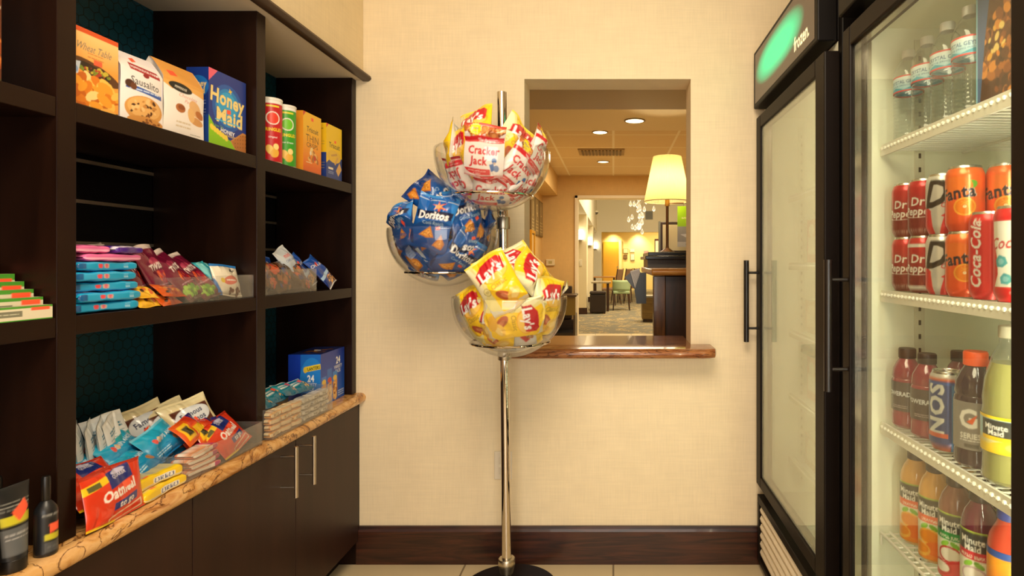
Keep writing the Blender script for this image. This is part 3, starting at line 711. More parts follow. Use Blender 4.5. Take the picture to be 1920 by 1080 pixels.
for nm, art, tp, y, dz, rz, lb in [('candy_pack', pk, pt, 1.25, 0, 4, 'pink pack lying on top of the light blue cookie packs'), ('candy_pack', pk, pt, 1.215, .017, -3, 'second pink pack, highest on the light blue stack at the left'), ('candy_pack', pu, pu, 1.268, .0172, 5, 'purple pack lying on the pink pack')]:
    o = bpy.data.objects.new(nm, slab(.158 if dz == 0 else .085, .11, .018, art, tp, '#8a2a60' if art is pk else '#3a1870', 9 + int(dz * 100))); COL.objects.link(o); o.rotation_euler = (0, 0, Q + math.radians(rz)); o.location = (-1.13, y if dz == 0 or art is pu else 1.20, zb + dz - .001)
    if art is pu: o.location.y = 1.287
    tag(o, lb, 'snack pack', 'pink and purple packs on the middle shelf')
# maroon fruit snack bags leaning back one behind the other
a = Art(110, 150, '#6a1030', .7); a.rect(0, 138, 110, 150, '#d8c8c0').ell(54, 104, 24, 10, '#b03a5a').text('TWISTS', 56, 92, 20, '#e8dcd8', 4, .1, .9, .08).ell(62, 60, 30, 20, '#8c1a38').food(60, 62, 22, 14, ['#d8502c', '#b01c30', '#e87838'], 14, 7, 2)
a.food(40, 24, 34, 14, ['#8cc63c', '#a4d850', '#5a9a24'], 26, 8, 6).rect(0, 0, 110, 8, '#4a0a20').lines(20, 90, [44], 3, '#c090a0')
mar = [bag(.105, .155, .03, a, '#5a1028', s, wr=1.2) for s in (31, 32, 33)]
r_ = Art(110, 150, '#b01820', .6); r_.rect(0, 138, 110, 150, '#e8d8d0').food(50, 50, 40, 30, ['#8c1018', '#d83020'], 20, 9); red_ = bag(.105, .15, .03, r_, '#8c1018', 35)
LB = ['maroon fruit snack bag leaning nearest the light blue stack', 'maroon fruit snack bag second in the leaning row', 'large front maroon fruit snack bag with pale lettering, leaning in the row', 'maroon fruit snack bag lying inside the clear bin, left one', 'maroon fruit snack bag lying inside the clear bin, beside the white bag']
GM = 'maroon fruit snack bags on the middle shelf'
for i, (Y, X, rz, rx, ry) in enumerate([(1.352, -1.155, 26, 28, -6), (1.384, -1.15, 24, 30, -8), (1.438, -1.14, 14, 22, -8), (1.500, -1.135, 6, 38, -16), (1.570, -1.145, 0, 42, -18)]):
    drop(put('fruit_snack_bag', mar[i % 3], LB[i], 'snack bag', X, Y, S2 + .07, rz, rx, ry, GM), S2)
drop(put('candy_bag', red_, 'red candy bag behind the maroon bags on the middle shelf', 'snack bag', -1.215, 1.39, S2 + .07, 20, 20, -8), S2)
# little yellow and orange wrappers in front
y_ = Art(90, 60, '#e8b020', .6); y_.food(45, 30, 38, 20, ['#3a2210', '#e8d040', '#c85a18', '#f0c838'], 16, 7, 3)
o_ = Art(90, 60, '#c85418', .6); o_.food(45, 30, 38, 20, ['#2a1810', '#e8a040', '#a83010', '#d8702c'], 16, 7, 6)
ym, om = bag(.075, .045, .018, y_, '#c89018', 41), bag(.075, .045, .018, o_, '#a84010', 42)
for i, (me, Y, z, ry, lb) in enumerate([(ym, 1.345, 0, 0, 'yellow candy wrapper at the shelf edge, lower of the two beside the blue stack'), (ym, 1.335, .019, 8, 'yellow candy wrapper lying on the other yellow one'), (om, 1.41, 0, -4, 'orange and black candy wrapper at the shelf edge, lower one'), (om, 1.42, .019, 6, 'orange and black candy wrapper on top of the other orange one')]):
    o = put('candy_wrapper', me, lb, 'candy', -1.092, Y, S2 + .01 + z, 4, 52, ry, 'small candy wrappers on the shelf edge'); drop(o, S2 + z)

ACR = clear('clear_acrylic_bin', (.97, .97, .96), .04, 1.49, .05, (.9, .86, .8), 1.2)
def bin_(label, x0, x1, y0, y1, z, h, hb=None):
    """open clear tray, walls 3 mm; x1 is the front"""
    m = M(); t = .003; hb = hb or h
    m.box((x0, y0, z), (x1, y1, z + t)); m.box((x1 - t, y0, z + t), (x1, y1, z + h)); m.box((x0, y0, z + t), (x0 + t, y1, z + hb))
    m.box((x0 + t, y0, z + t), (x1 - t, y0 + t, z + hb if False else z + h)); m.box((x0 + t, y1 - t, z + t), (x1 - t, y1, z + h))
    m.v = [v - np.array([x0, y0, z]) for v in m.v]
    o = m.build('acrylic_bin', ACR, bevel=.0006, loc=(x0, y0, z)); return tag(o, label, 'bin')
bin_('clear acrylic bin holding maroon and white snack bags on the middle shelf', -1.25, -1.073, 1.405, 1.727, S2 + .0003, .068)
# white pretzel style bag and blue/teal packs at the right of the middle bay
a = Art(120, 110, '#efe6d0', .9); a.rect(0, 100, 120, 110, '#2a7cc8').poly([(0, 0), (30, 0), (8, 40), (0, 60)], '#1c74c0').ell(66, 52, 34, 15, '#e2705c', 14).lines(46, 88, [49], 5, '#f8ece0')
a.food(76, 86, 20, 8, ['#30302c', '#58504a'], 8, 4).ell(30, 50, 9, 9, '#f0cc30').food(84, 16, 30, 11, ['#6a3018', '#8a4a24', '#4a200e'], 24, 7, 4)
drop(put('pretzel_bag', bag(.10, .095, .03, a, '#2a7cc8', 51), 'white snack bag with red oval logo and brown nuggets on the middle shelf', 'snack bag', -1.115, 1.665, S2 + .05, -4, 18, 6), S2 + .0036)
b_ = Art(120, 110, '#1898c0', .8); b_.grad('#0e6aa8', '#38c0d0').poly([(20, 0), (60, 110), (90, 110), (50, 0)], '#8ce0e0').food(80, 40, 16, 16, ['#e8f4f4', '#0c5a94'], 10, 6)
tb = bag(.10, .10, .03, b_, '#0e70a8', 52, wr=1.6)
drop(put('snack_packet', tb, 'teal foil snack bag squeezed behind the white one', 'snack bag', -1.15, 1.632, S2 + .05, 10, 24, -14), S2 + .0036)
drop(put('snack_packet', tb, 'blue foil snack bag standing at the very right behind the white one', 'snack bag', -1.185, 1.675, S2 + .05, -2, 14, 4), S2 + .0036)

# -- middle shelf, far bay: blue cookie bags in a clear bin and beside it
a = Art(110, 150, '#123a94', .8); a.grad('#0c2468', '#1f58c0').poly([(0, 58), (110, 76), (110, 62), (0, 44)], '#a8c8e8').text('CHIPS AHOY!', 56, 106, 18, '#f4f4f8', -8, .15, .95, .05).ell(40, 112, 14, 6, '#d83030', 30)
a.food(70, 26, 44, 24, ['#c8843c', '#8a4a1c', '#e0a860', '#5a2c10'], 40, 9, 3).rect(0, 142, 110, 150, '#2a6ad0').rect(0, 0, 110, 5, '#d8dce0')
ck = [bag(.10, .135, .03, a, '#123a94', s, wr=1.4) for s in (61, 62)]
a2 = Art(110, 150, '#5a88c0', .8); a2.grad('#8ca8c8', '#dfe6ec').text('mini', 56, 112, 26, '#d84a50', -8, .15, 1, .06).text('CHIPS AHOY!', 60, 88, 15, '#2c58a8', -8, .1, .9, .03).food(60, 36, 40, 22, ['#c8843c', '#e0b070', '#8a4a1c'], 20, 10, 3)
w2 = bag(.10, .13, .03, a2, '#8ca8c8', 63)
a3 = Art(110, 150, '#3c2414', .7); a3.food(55, 60, 50, 50, ['#6a3c1c', '#a86a34', '#2a170c', '#c8502c', '#1c3c78'], 60, 10, 4); n3 = [bag(.11, .12, .03, a3, '#5a3a20', s, wr=1.6) for s in (64, 65, 66)]
bin_('clear acrylic bin of brown and blue snack bags on the far middle shelf', -1.24, -1.074, 1.782, 2.095, S2 + .0003, .082)
for i, (me, X, Y, z, rz, rx, ry, lb) in enumerate([
    (ck[0], -1.20, 1.86, .004, 8, 22, -6, 'dark blue cookie bag standing at the back left of the brown filled bin'),
    (ck[1], -1.165, 1.90, .004, 10, 32, -14, 'blue cookie bag with red mark at the left inside the bin'),
    (ck[0], -1.185, 1.965, .004, -4, 30, 16, 'blue cookie bag leaning in the middle of the bin'),
    (n3[0], -1.115, 1.845, .004, 4, 26, -70, 'brown nut bag lying at the front left inside the bin'),
    (n3[1], -1.11, 1.93, .004, -4, 28, 82, 'brown nut bag lying at the front middle inside the bin'),
    (n3[2], -1.105, 2.02, .004, 0, 30, -84, 'brown nut bag lying at the front right inside the bin'),
    (w2, -1.13, 2.02, .03, 0, 30, -22, 'silvery blue cookie bag leaning on the right end inside the bin'),
    (ck[1], -1.145, 2.130, 0, 2, 30, -22, 'bright blue cookie bag just outside the right end of the bin'),
    (ck[0], -1.115, 2.205, 0, -2, 36, -24, 'bright blue cookie bag nearest the cabinet side on the far middle shelf')]):
    drop(put('cookie_bag' if me in ck or me is w2 else 'nut_bag', me, lb, 'snack bag', X, Y, S2 + .06, rz, rx, ry, 'cookie and nut bags on the far middle shelf'), S2 + z)

# -- middle shelf, near bay: flat boxes with orange price stickers, stepped
a = Art(160, 40, '#e6dcb8', .8); a.rect(0, 0, 160, 4, '#3c8a24').rect(0, 34, 160, 40, '#50a830').ell(100, 22, 5, 5, '#2c7a2c').lines(20, 90, [10, 14], 3, '#5a5a4a')
tp = Art(160, 120, '#d8d0b4', .8); tp.rect(0, 0, 160, 8, '#3c8a24').rect(0, 112, 160, 120, '#3c8a24').rect(20, 20, 140, 100, '#8a8a78').sticker(132, 92, 40, 24)
# stepped row of slim upright boxes, tilted back
for i in range(6):
    Y = .925; X = -1.09 - i * .027
    tpf = Art(150, 100, '#ded6bc', .7); tpf.rect(0, 86, 150, 100, '#4a9a30').rect(0, 0, 150, 7, '#4a9a30').rect(10, 30, 96, 70, '#7c7c68').sticker(128, 78, 34, 22).lines(20, 90, [46], 6, '#c8c8b0')
    if i == 0: flatbox = carton(.155, .026, .10, tpf, '#cfd8a8', top=tp)
LBB = ['frontmost green and white flat box with orange sticker on the near middle shelf', 'second green and white flat box from the front', 'third green and white flat box from the front', 'fourth green and white flat box from the front', 'rearmost green and white flat box against the panel', ]
for i in range(5):
    o = put('snack_box', flatbox, LBB[i], 'box', -1.076 - i * .018, 1.024, S2, 0, 0, 0, 'green and white boxes on the near middle shelf'); o.scale = (1, .66, .26 + .145 * i); o.location.z = S2 + .0004
o = put('snack_box', carton(.15, .026, .10, Art(150, 100, '#c84418', .6).rect(0, 30, 150, 60, '#e8b030'), '#8a2010'), 'orange and red box standing behind the green ones', 'box', -1.18, 1.02, S2 + .0004); o.scale = (1, 1, 1.02)

# -- counter, near bay: black toiletry tube and bottles
TB = M(); 
def tube_bottle(label, X, Y, h, w, rz):
    t = root('toiletry_tube', label, 'tube', (X, Y, .7055), (0, 0, Q + rz), 'black toiletries on the counter')
    u, v = uvgrid(60, 60); a = 2 * PI * u
    rx = w / 2 * (.72 + .28 * v); ry = w / 2 * .62 * (1 - v) ** .55 + .0012
    art = Art(200, 130, '#17181c', .8)
    for cx in (100,): art.lines(60, 140, [100, 94, 88], 2, '#8a8a84').rect(62, 62, 140, 78, '#c9c02c').rect(60, 8, 140, 56, '#5c5f62').lines(70, 130, [44, 36], 2, '#b0b0b0').sticker(108, 84, 34, 22, 35)
    P = np.stack([rx * np.sin(a - PI), -ry * np.cos(a - PI), .022 + v * (h - .022)], -1); m = M(); m.sheet(P, art.out(u, v)); 
    link('tube_body', m.mesh('tube_body', MAT['carton'], True), t)
    M().lathe([(0, 0), (w * .33, 0), (w * .34, .003), (w * .34, .021), (w * .30, .0235), (0, .0235)], 32).build('cap', MAT['black_plastic'], t, auto=True)
def bottle_neck(label, X, Y, h, r, rz):
    t = root('toiletry_bottle', label, 'bottle', (X, Y, .7055), (0, 0, Q + rz), 'black toiletries on the counter')
    art = Art(160, 100, '#141518', .8); art.lines(50, 110, [84, 78], 2, '#80807c').rect(54, 34, 108, 46, '#c0b828').rect(54, 10, 108, 30, '#46484a').lines(60, 104, [24, 16], 2, '#a0a0a0').sticker(84, 58, 38, 18, 4)
    m = M(); lathe_ink(m, [(r * .9, 0), (r, .004)] + dense(.006, h * .55, r, 20) + [(r * .9, h * .60), (r * .6, h * .66), (r * .38, h * .69)], art, 60, 0, v0=0, v1=h * .62); link('bottle_body', m.mesh('bottle_body', MAT['carton'], True), t)
    M().lathe([(r * .36, h * .69), (r * .40, h * .70), (r * .40, h * .97), (r * .34, h), (0, h)], 28).build('cap', MAT['black_plastic'], t, auto=True)
tube_bottle('black squeeze tube with yellow stripe and orange price sticker on the near counter', -1.062, 1.022, .150, .058, -.05)
bottle_neck('slim black bottle with long neck and orange sticker next to the near divider', -1.056, 1.077, .145, .017, .1)
bottle_neck('black bottle partly cut off at the left edge of the photo', -1.062, .967, .150, .022, .2)
bottle_neck('small black bottle standing behind the squeeze tube', -1.13, 1.06, .15, .02, .2)
# ---------------------------------------------------------------- goods on the counter, middle bay
ZC_ = .7056
# oatmeal cookie packs
a = Art(150, 120, '#d83a1c', .9); a.rect(0, 112, 150, 120, '#b02a12').poly([(0, 78), (60, 92), (60, 106), (0, 96)], '#f2c61e').rect(8, 84, 34, 96, '#5a5a30', 8)
a.poly([(52, 72), (120, 84), (116, 116), (50, 108)], '#20307c').text('QUAKER', 84, 98, 11, '#e8e4f0', 6, 0, .9, .03).ell(84, 106, 20, 5, '#c8c4e0', 6)
a.text('Oatmeal', 78, 64, 32, '#f4ece4', 7, .1, .76, .08).poly([(60, 40), (124, 48), (122, 30), (60, 24)], '#20307c').text('to go', 92, 36, 20, '#f4ece4', 6, .1, .9, .04)
a.poly([(46, 12), (136, 26), (138, 6), (50, 0)], '#f0d0b0').poly([(50, 10), (132, 22), (134, 10), (54, 2)], '#d83a1c').rect(0, 0, 70, 5, '#f0c81e').sticker(98, 72, 26, 14, 6)
om_ = [bag(.15, .112, .03, a, '#c8341a', s, crimp=.03, wr=1.1) for s in (71, 72)]
GO = 'red orange oatmeal cookie packs on the counter'
drop(put('cookie_pack', om_[0], 'red orange oatmeal cookie pack leaning at the front edge next to the near divider', 'snack pack', -1.052, 1.218, .77, 2, 9, 1, GO), ZC_)
drop(put('cookie_pack', om_[1], 'oatmeal cookie pack lying behind the front leaning one', 'snack pack', -1.115, 1.235, .78, 8, 48, 6, GO), ZC_ + .03)
drop(put('cookie_pack', om_[0], 'red orange oatmeal pack behind the front wall at the right end of the counter bin', 'snack pack', -1.095, 1.632, .77, 2, 40, -10, GO), ZC_ + .0035)
drop(put('cookie_pack', om_[1], 'oatmeal cookie pack standing behind the one at the right end of the counter bin', 'snack pack', -1.15, 1.60, .77, 6, 30, -14, GO), ZC_ + .0035)
# yellow sandwich cookie packs
ys = Art(150, 100, '#f4cc1c', .8); ys.rect(0, 22, 150, 44, '#e8dcb0').ell(90, 50, 34, 14, '#f4f0e4').text('OREO', 90, 49, 19, '#4a5688', 0, 0, 1.15, .06).rect(20, 26, 60, 44, '#c8c4b4')
yt = Art(150, 100, '#f6d428', .8); yt.rect(0, 20, 150, 60, '#d8c88c').rect(0, 0, 150, 20, '#f6d428').sticker(40, 70, 20, 12)
for i, (dz, x, y, lb) in enumerate([(0, -1.075, 1.352, 'lower of two yellow cookie packs at the front edge of the counter'), (.0265, -1.083, 1.345, 'upper of two yellow cookie packs, lying on the lower one')]):
    o = bpy.data.objects.new('cookie_pack', slab(.135, .062, .027, ys, yt, '#d8b010', 80 + i)); COL.objects.link(o); o.rotation_euler = (0, 0, Q + .02 - .03 * i); o.location = (x, y, ZC_ + dz); tag(o, lb, 'snack pack', 'yellow cookie packs on the counter')
# light blue crunchy cookie packs heaped
a = Art(140, 90, '#1c94cc', .8); a.grad('#1270b0', '#2cb8dc').rect(0, 84, 140, 90, '#7ad0ec').text('CHIPS AHOY!', 88, 52, 16, '#dff2fa', 4, .1, .95, .05, '#0c4a8c', .04).ell(36, 50, 7, 8, '#e05a50').ell(52, 50, 7, 8, '#dcc0a0').ell(110, 30, 16, 9, '#c08040').lines(16, 70, [20, 14], 2, '#c8ecf8')
lb_ = [bag(.135, .085, .028, a, '#1478b4', s, crimp=.05, wr=1.5) for s in (91, 92, 93)]
GB = 'blue cookie packs heaped on the counter'
for i, (x, y, z, rz, rx, ry, lb) in enumerate([
    (-1.135, 1.245, .026, 14, 66, -6, 'blue cookie pack lowest in the heap behind the oatmeal pack'),
    (-1.145, 1.33, .012, 10, 60, -10, 'blue cookie pack behind the yellow packs, lower one'),
    (-1.125, 1.355, .040, 4, 62, -12, 'blue cookie pack directly above the yellow packs'),
    (-1.19, 1.30, .045, 12, 50, -8, 'blue cookie pack leaning on the white upright packets'),
    (-1.185, 1.385, .052, 6, 42, -14, 'blue cookie pack at the near side of the cream bags'),
    (-1.15, 1.468, .044, 0, 40, -14, 'blue cookie pack in front of the cream bags inside the counter bin'),
    (-1.205, 1.235, .030, 18, 60, 0, 'blue cookie pack at the back of the heap'),
    (-1.165, 1.50, .020, -3, 50, -6, 'blue cookie pack under the cream bags in the counter bin')]):
    drop(put('cookie_pack', lb_[i % 3], lb, 'snack pack', x, y, .75, rz, rx, ry, GB), ZC_ + z)
a = Art(140, 90, '#4a2c8c', .6); a.grad('#3a2070', '#6a48b4').lines(20, 120, [40, 50], 3, '#c0b0e0')
drop(put('candy_pack', bag(.12, .08, .025, a, '#3a2070', 95), 'purple pack peeking out between the near divider and the blue packs', 'snack pack', -1.125, 1.195, .75, 10, 55, 4), ZC_ + .045)
# white and teal packets standing on edge
a = Art(80, 150, '#e8ecec', .7); a.rect(0, 138, 80, 150, '#f4f6f4').rect(0, 0, 80, 60, '#168a9a').poly([(0, 60), (80, 90), (80, 40), (0, 40)], '#1aa0ae').lines(16, 64, [112, 104], 5, '#2a7a9a').lines(12, 66, [92, 84], 3, '#8aa0a8').sticker(44, 70, 22, 26, 8)
wp = [bag(.075, .135, .018, a, '#e4e8e6', s, wr=.8) for s in (101, 102)]
GW = 'white and teal packets standing in a row'
for i, (x, y, rz, rx, lb) in enumerate([
    (-1.21, 1.465, 37, 4, 'leftmost white and teal packet standing on edge in the row'), (-1.205, 1.490, 35, 4, 'second white and teal packet from the left in the standing row'),
    (-1.20, 1.515, 33, 4, 'third white and teal packet from the left in the standing row'), (-1.20, 1.543, 26, 6, 'fourth white and teal packet, just left of the ones turned to the front'),
    (-1.20, 1.500, -20, 20, 'white and teal packet turned to the front with an orange sticker'), (-1.215, 1.545, -8, 22, 'white and teal packet turned to the front, nearest the cream bags')]):
    y -= .155 if i < 4 else .13
    drop(put('snack_packet', wp[i % 2], lb, 'snack pack', x, y, .76, rz, rx, -14 if i < 4 else -6, GW), ZC_ + (.035 if i < 4 else .045))
# cream cookie bags
a = Art(120, 130, '#ecdcac', .9); a.rect(0, 112, 120, 130, '#efe2b4').poly([(14, 104), (112, 104), (106, 20), (8, 24)], '#5a2c1c').ell(62, 76, 48, 28, '#dfe4e8', 6).text('Famous', 60, 84, 21, '#20305c', 8, .1, .9, .06).text('Amos', 66, 64, 21, '#20305c', 8, .1, .95, .06).sticker(56, 62, 20, 12, 20)
a.poly([(0, 0), (120, 0), (120, 36), (60, 26), (0, 34)], '#e8641c').rect(18, 4, 50, 24, '#f2c01e').rect(24, 8, 44, 20, '#3c3a20').rect(70, 6, 112, 26, '#f2c01e').rect(76, 10, 104, 22, '#3c2c50').rect(96, 30, 120, 50, '#2c2470')
cb = [bag(.128, .130, .034, a, '#e4d4a4', s, wr=1.0) for s in (111, 112)]
for i, (x, y, z, rz, rx, ry, lb) in enumerate([(-1.235, 1.53, .028, -22, 26, -14, 'cream cookie bag farthest back and left of the three'), (-1.205, 1.57, .028, -24, 28, -14, 'cream cookie bag in the middle of the three'), (-1.165, 1.60, .034, -26, 30, -12, 'cream cookie bag frontmost of the three with blue lettering')]):
    drop(put('cookie_bag', cb[i % 2], lb, 'snack bag', x, y, .79, rz, rx, ry, 'cream cookie bags above the counter bin'), ZC_ + z)
# orange and peach packs inside the bin
a = Art(110, 60, '#e88a5c', .7); a.grad('#e07848', '#f2a878').rect(0, 18, 64, 34, '#f6ece0').rect(64, 14, 84, 48, '#f4e8dc').rect(84, 12, 104, 50, '#c83a78').rect(0, 44, 60, 56, '#f8e0cc')
for i in range(4):
    o = bpy.data.objects.new('cracker_pack', slab(.105, .05, .0145, a, a, '#e07040', 120 + i)); COL.objects.link(o); o.rotation_euler = (0, -.0, Q + math.radians([-4, 2, -2, 3][i])); o.location = (-1.078, 1.497 + [0, .004, -.003, .002][i], ZC_ + .0036 + i * .0145)
    tag(o, ['lowest peach cracker pack in the stack of four inside the counter bin', 'second peach cracker pack from the bottom in the counter bin', 'third peach cracker pack from the bottom in the counter bin', 'topmost peach cracker pack in the counter bin'][i], 'snack pack', 'peach cracker packs in the counter bin')
a = Art(110, 60, '#e05a1c', .7); a.rect(10, 10, 50, 50, '#f2c01e').rect(18, 18, 42, 42, '#3c3a20').rect(60, 10, 100, 30, '#f2c01e').rect(60, 34, 110, 60, '#d03a1c').rect(88, 40, 110, 60, '#2c2470')
ob = bag(.10, .07, .022, a, '#c84a18', 131)
for i, (x, y, z, lb) in enumerate([(-1.125, 1.535, .062, 'orange and yellow cracker pack on the peach stack, left one'), (-1.12, 1.585, .05, 'orange and yellow cracker pack between the peach stack and oatmeal pack')]):
    drop(put('cracker_pack', ob, lb, 'snack pack', x, y, .79, 4, 40, -12 + 8 * i, 'orange and yellow cracker packs'), ZC_ + z)
bin_('clear acrylic bin of peach and orange packs on the counter in the middle bay', -1.27, -1.047, 1.412, 1.728, ZC_, .067)
bin_('low clear acrylic bin behind the yellow and oatmeal packs on the counter', -1.30, -1.165, 1.155, 1.405, ZC_, .055)

# ---------------------------------------------------------------- counter, far bay
bin_('clear acrylic bin full of small packets in front of the dark blue box', -1.24, -1.035, 1.758, 2.135, ZC_, .092)
pal = [('#e8a860', '#f8dcae'), ('#b8b2a8', '#dcd8d0'), ('#f0b058', '#fce4b4'), ('#a8a8a4', '#d4d0c8'), ('#c89a5a', '#e8c080'), ('#96908a', '#bcb6ae')]
packs = []
for i, (c0, c1) in enumerate(pal):
    a = Art(90, 50, c0, .6); a.rect(0, 16, 90, 34, c1).food(45, 25, 26, 8, ['#b87838' if i % 2 == 0 else '#6a6864', c1, '#f0e0c0' if i % 2 == 0 else '#c4c0b8'], 9, 5, 140 + i)
    packs.append(slab(.058, .04, .0175, a, a, c0, 140 + i))
names = ['first', 'second', 'third', 'fourth', 'fifth', 'sixth']
for r in range(4):
    for c in range(6):
        y = 1.794 + c * .0605 + (.001 if r % 2 else -.001); o = bpy.data.objects.new('cracker_pack', packs[(0 if c < 3 else 1) if (r + c) % 3 else (2 if c < 3 else 3)]); COL.objects.link(o)
        o.rotation_euler = (0, 0, Q + math.radians(((r * 7 + c * 5) % 9 - 4))); o.location = (-1.064, y, ZC_ + .0036 + r * .0195)
        tag(o, '%s small packet from left, %s of the far counter bin' % (names[c], ['bottom row', 'second row up', 'third row up', 'top row'][r]), 'snack pack', 'small packets in the far counter bin')
a = Art(110, 80, '#147c94', .8); a.grad('#0e5c7c', '#1c9cac').lines(12, 60, [50, 38], 7, '#e0ecec').food(84, 30, 16, 14, ['#c08040', '#0c3c5c', '#d8a868'], 12, 5).rect(0, 74, 110, 80, '#c8e0e4').sticker(80, 56, 26, 16, 15)
tp_ = [bag(.095, .07, .022, a, '#106880', s, wr=1.3) for s in (151, 152)]
for i, (x, y, z, rz, rx, ry, lb) in enumerate([
    (-1.115, 1.83, .078, 6, 62, 4, 'teal nut packet at the left on top of the small packets'), (-1.12, 1.90, .084, -4, 58, -6, 'teal nut packet with orange sticker, second from the left'),
    (-1.115, 1.97, .086, 6, 60, 8, 'teal nut packet third from the left on the small packets'), (-1.11, 2.04, .086, -6, 64, -4, 'teal nut packet in front of the dark blue box'),
    (-1.175, 1.86, .085, 12, 46, 30, 'teal nut packet leaning at the rear left of the far counter bin')]):
    drop(put('nut_packet', tp_[i % 2], lb, 'snack pack', x, y, .80, rz, rx, ry, 'teal nut packets on the far counter bin'), ZC_ + z)
a = Art(70, 130, '#4a4e60', .7); a.rect(8, 10, 62, 118, '#2c3c7c').lines(14, 56, [30, 44, 58, 72, 90, 104], 5, '#c8ccd8').rect(12, 76, 40, 84, '#d8dce8')
drop(put('gum_pack', carton(.055, .012, .11, a, '#8a8c94'), 'blue and grey blister pack leaning at the divider behind the small packets', 'snack pack', -1.20, 1.80, .72, 0, 30, 10), ZC_ + .0035)
# dark blue nut box
a = Art(118, 138, '#1236a8', 1.2); a.grad('#0c2c94', '#123cb8').poly([(45, 138), (118, 138), (118, 0), (45, 0)], '#1a6ad0').ell(86, 70, 44, 60, '#2484e0')
a.rect(62, 96, 118, 110, '#f2d428', 8).text('PLANTERS', 90, 102, 12, '#101830', 8, 0, .9, .06).ell(62, 98, 7, 8, '#e8c840')
a.text('24', 82, 76, 24, '#ffffff', 0, 0, 1, .07).text('VARIETY', 80, 60, 12, '#e8ecf4', 0, 0, 1, .04).text('PACK', 80, 48, 12, '#e8ecf4', 0, 0, 1, .04)
for i in range(3): a.rect(52 + 24 * i, 8, 70 + 24 * i, 38, '#123078').rect(54 + 24 * i, 10, 68 + 24 * i, 26, ['#c88a3c', '#d8a04c', '#c07830'][i])
s = Art(150, 138, '#1648b8', 1.2); s.grad('#1c5cc8', '#103098')
s.text('24', 108, 108, 26, '#ffffff', 0, 0, 1, .07).text('VARIETY', 108, 90, 13, '#e8ecf4', 0, 0, 1, .04).text('PACK', 108, 78, 13, '#e8ecf4', 0, 0, 1, .04)
for i, c in enumerate([('#3a7cd8', 72), ('#2a6cc8', 88), ('#3484d8', 76)]):
    s.rect(6 + 34 * i, 4, 34 + 34 * i, 4 + c[1], c[0]).poly([(8 + 34 * i, 6), (32 + 34 * i, 6), (34 + 34 * i, 58), (6 + 34 * i, 52)], '#d8963c').food(20 + 34 * i, 28, 11, 22, ['#b87028', '#e8b060', '#8a4c1c', '#f0c880'], 26, 5, 160 + i, .8)
    s.ell(20 + 34 * i, 62, 12, 7, '#c8302c' if i == 1 else '#e8c048')
s.lines(108, 146, [20, 14, 8], 3, '#c0d0f0')
# box turned so that one corner points into the room
t_ = Art(118, 150, '#10225c', .7); t_.food(70, 60, 40, 50, ['#6a3c14', '#3c2410', '#8a5a24', '#10225c'], 40, 12, 9).rect(0, 0, 118, 12, '#1236a8')
o = put('nut_box', carton(.118, .205, .198, a, '#0e2c90', s, t_), 'dark blue variety pack box of nuts at the far end of the counter', 'box', -1.150, 2.250, ZC_, -88)
m = M(); m.box((-.012, -.002, -.0), (.012, .002, .0015)); o2 = m.build('price_tag', pm('tag_white', '#d8d4c8', .5), o, loc=(.0, .0, .1985), label='small white tag on top')
# ================================================================ chrome bowl stand
CH = MAT['chrome']
SY = 2.185
def polex(z): return -.4015 - .0105 * z
st = root('bowl_stand', 'tall chrome pole stand with black round base holding three snack bowls', 'display stand', (-.40, SY, 0))
LS = lambda m: setattr(m, 'v', [v - np.array([-.40, SY, 0]) for v in m.v]) or m
m = M(); m.lathe([(0, .0005), (.183, .0005), (.186, .004), (.184, .012), (.10, .019), (.04, .023), (0, .023)], 64, (-.396, SY, 0)); LS(m).build('base', pm('stand_base_black', '#1d1715', .3), st, auto=True)
m = M(); m.tube([(polex(.02), SY, .02), (polex(.9), SY, .9), (polex(1.888), SY, 1.888)], .0178, 28); LS(m).build('pole', CH, st, auto=True)
m = M(); m.lathe([(.0165, .075), (.024, .075), (.026, .079), (.030, .10), (.0315, .103), (.0315, .126), (.029, .130), (.0185, .130)], 32, (polex(.1), SY, 0)); LS(m).build('collar', pm('satin_steel', '#cfc6b2', .3, 1.0), st, auto=True)
BR = .193
BOWLS = [(-.408, 1.962, 1.612), (-.612, 2.085, 1.353), (-.351, 1.967, 1.119)]
for bx, by, bz in BOWLS:
    rz = bz - .142; rr = .1325; px_, py_ = polex(rz), SY; a = math.atan2(py_ - by, px_ - bx)
    m = M(); m.tube([(bx + rr * math.cos(k / 48 * 2 * PI), by + rr * math.sin(k / 48 * 2 * PI), rz) for k in range(48)], .0042, 10, True); LS(m).build('bowl_ring', CH, st, auto=True)
    m = M(); ex, ey = bx + rr * math.cos(a), by + rr * math.sin(a)
    for s in (-.012, .012):
        ox, oy = -math.sin(a) * s, math.cos(a) * s
        m.tube([(ex + ox, ey + oy, rz), (ex + (px_ - ex) * .4 + ox, ey + (py_ - ey) * .4 + oy, rz - .02), (px_ + (ex - px_) * .2 + ox, py_ + (ey - py_) * .2 + oy, rz - .055)], .0035, 8)
    LS(m).build('ring_arm', CH, st, auto=True)
    m = M(); zc = rz - .098; m.lathe([(.0175, 0), (.0245, 0), (.0255, .003), (.0255, .042), (.0245, .045), (.0175, .045)], 28, (polex(zc), SY, zc)); LS(m).build('clamp_collar', pm('satin_steel_clamp', '#b9b0a0', .32, 1.0), st, auto=True)
BOWLG = clear('clear_acrylic_bowl', (.975, .975, .97), .02, 1.42, .008, (.9, .88, .82), 1.0)
BL = ['clear acrylic bowl of caramel popcorn bags, highest on the chrome stand', 'clear acrylic bowl full of blue tortilla chip bags, left on the chrome stand', 'clear acrylic bowl full of yellow potato chip bags, lowest on the chrome stand']
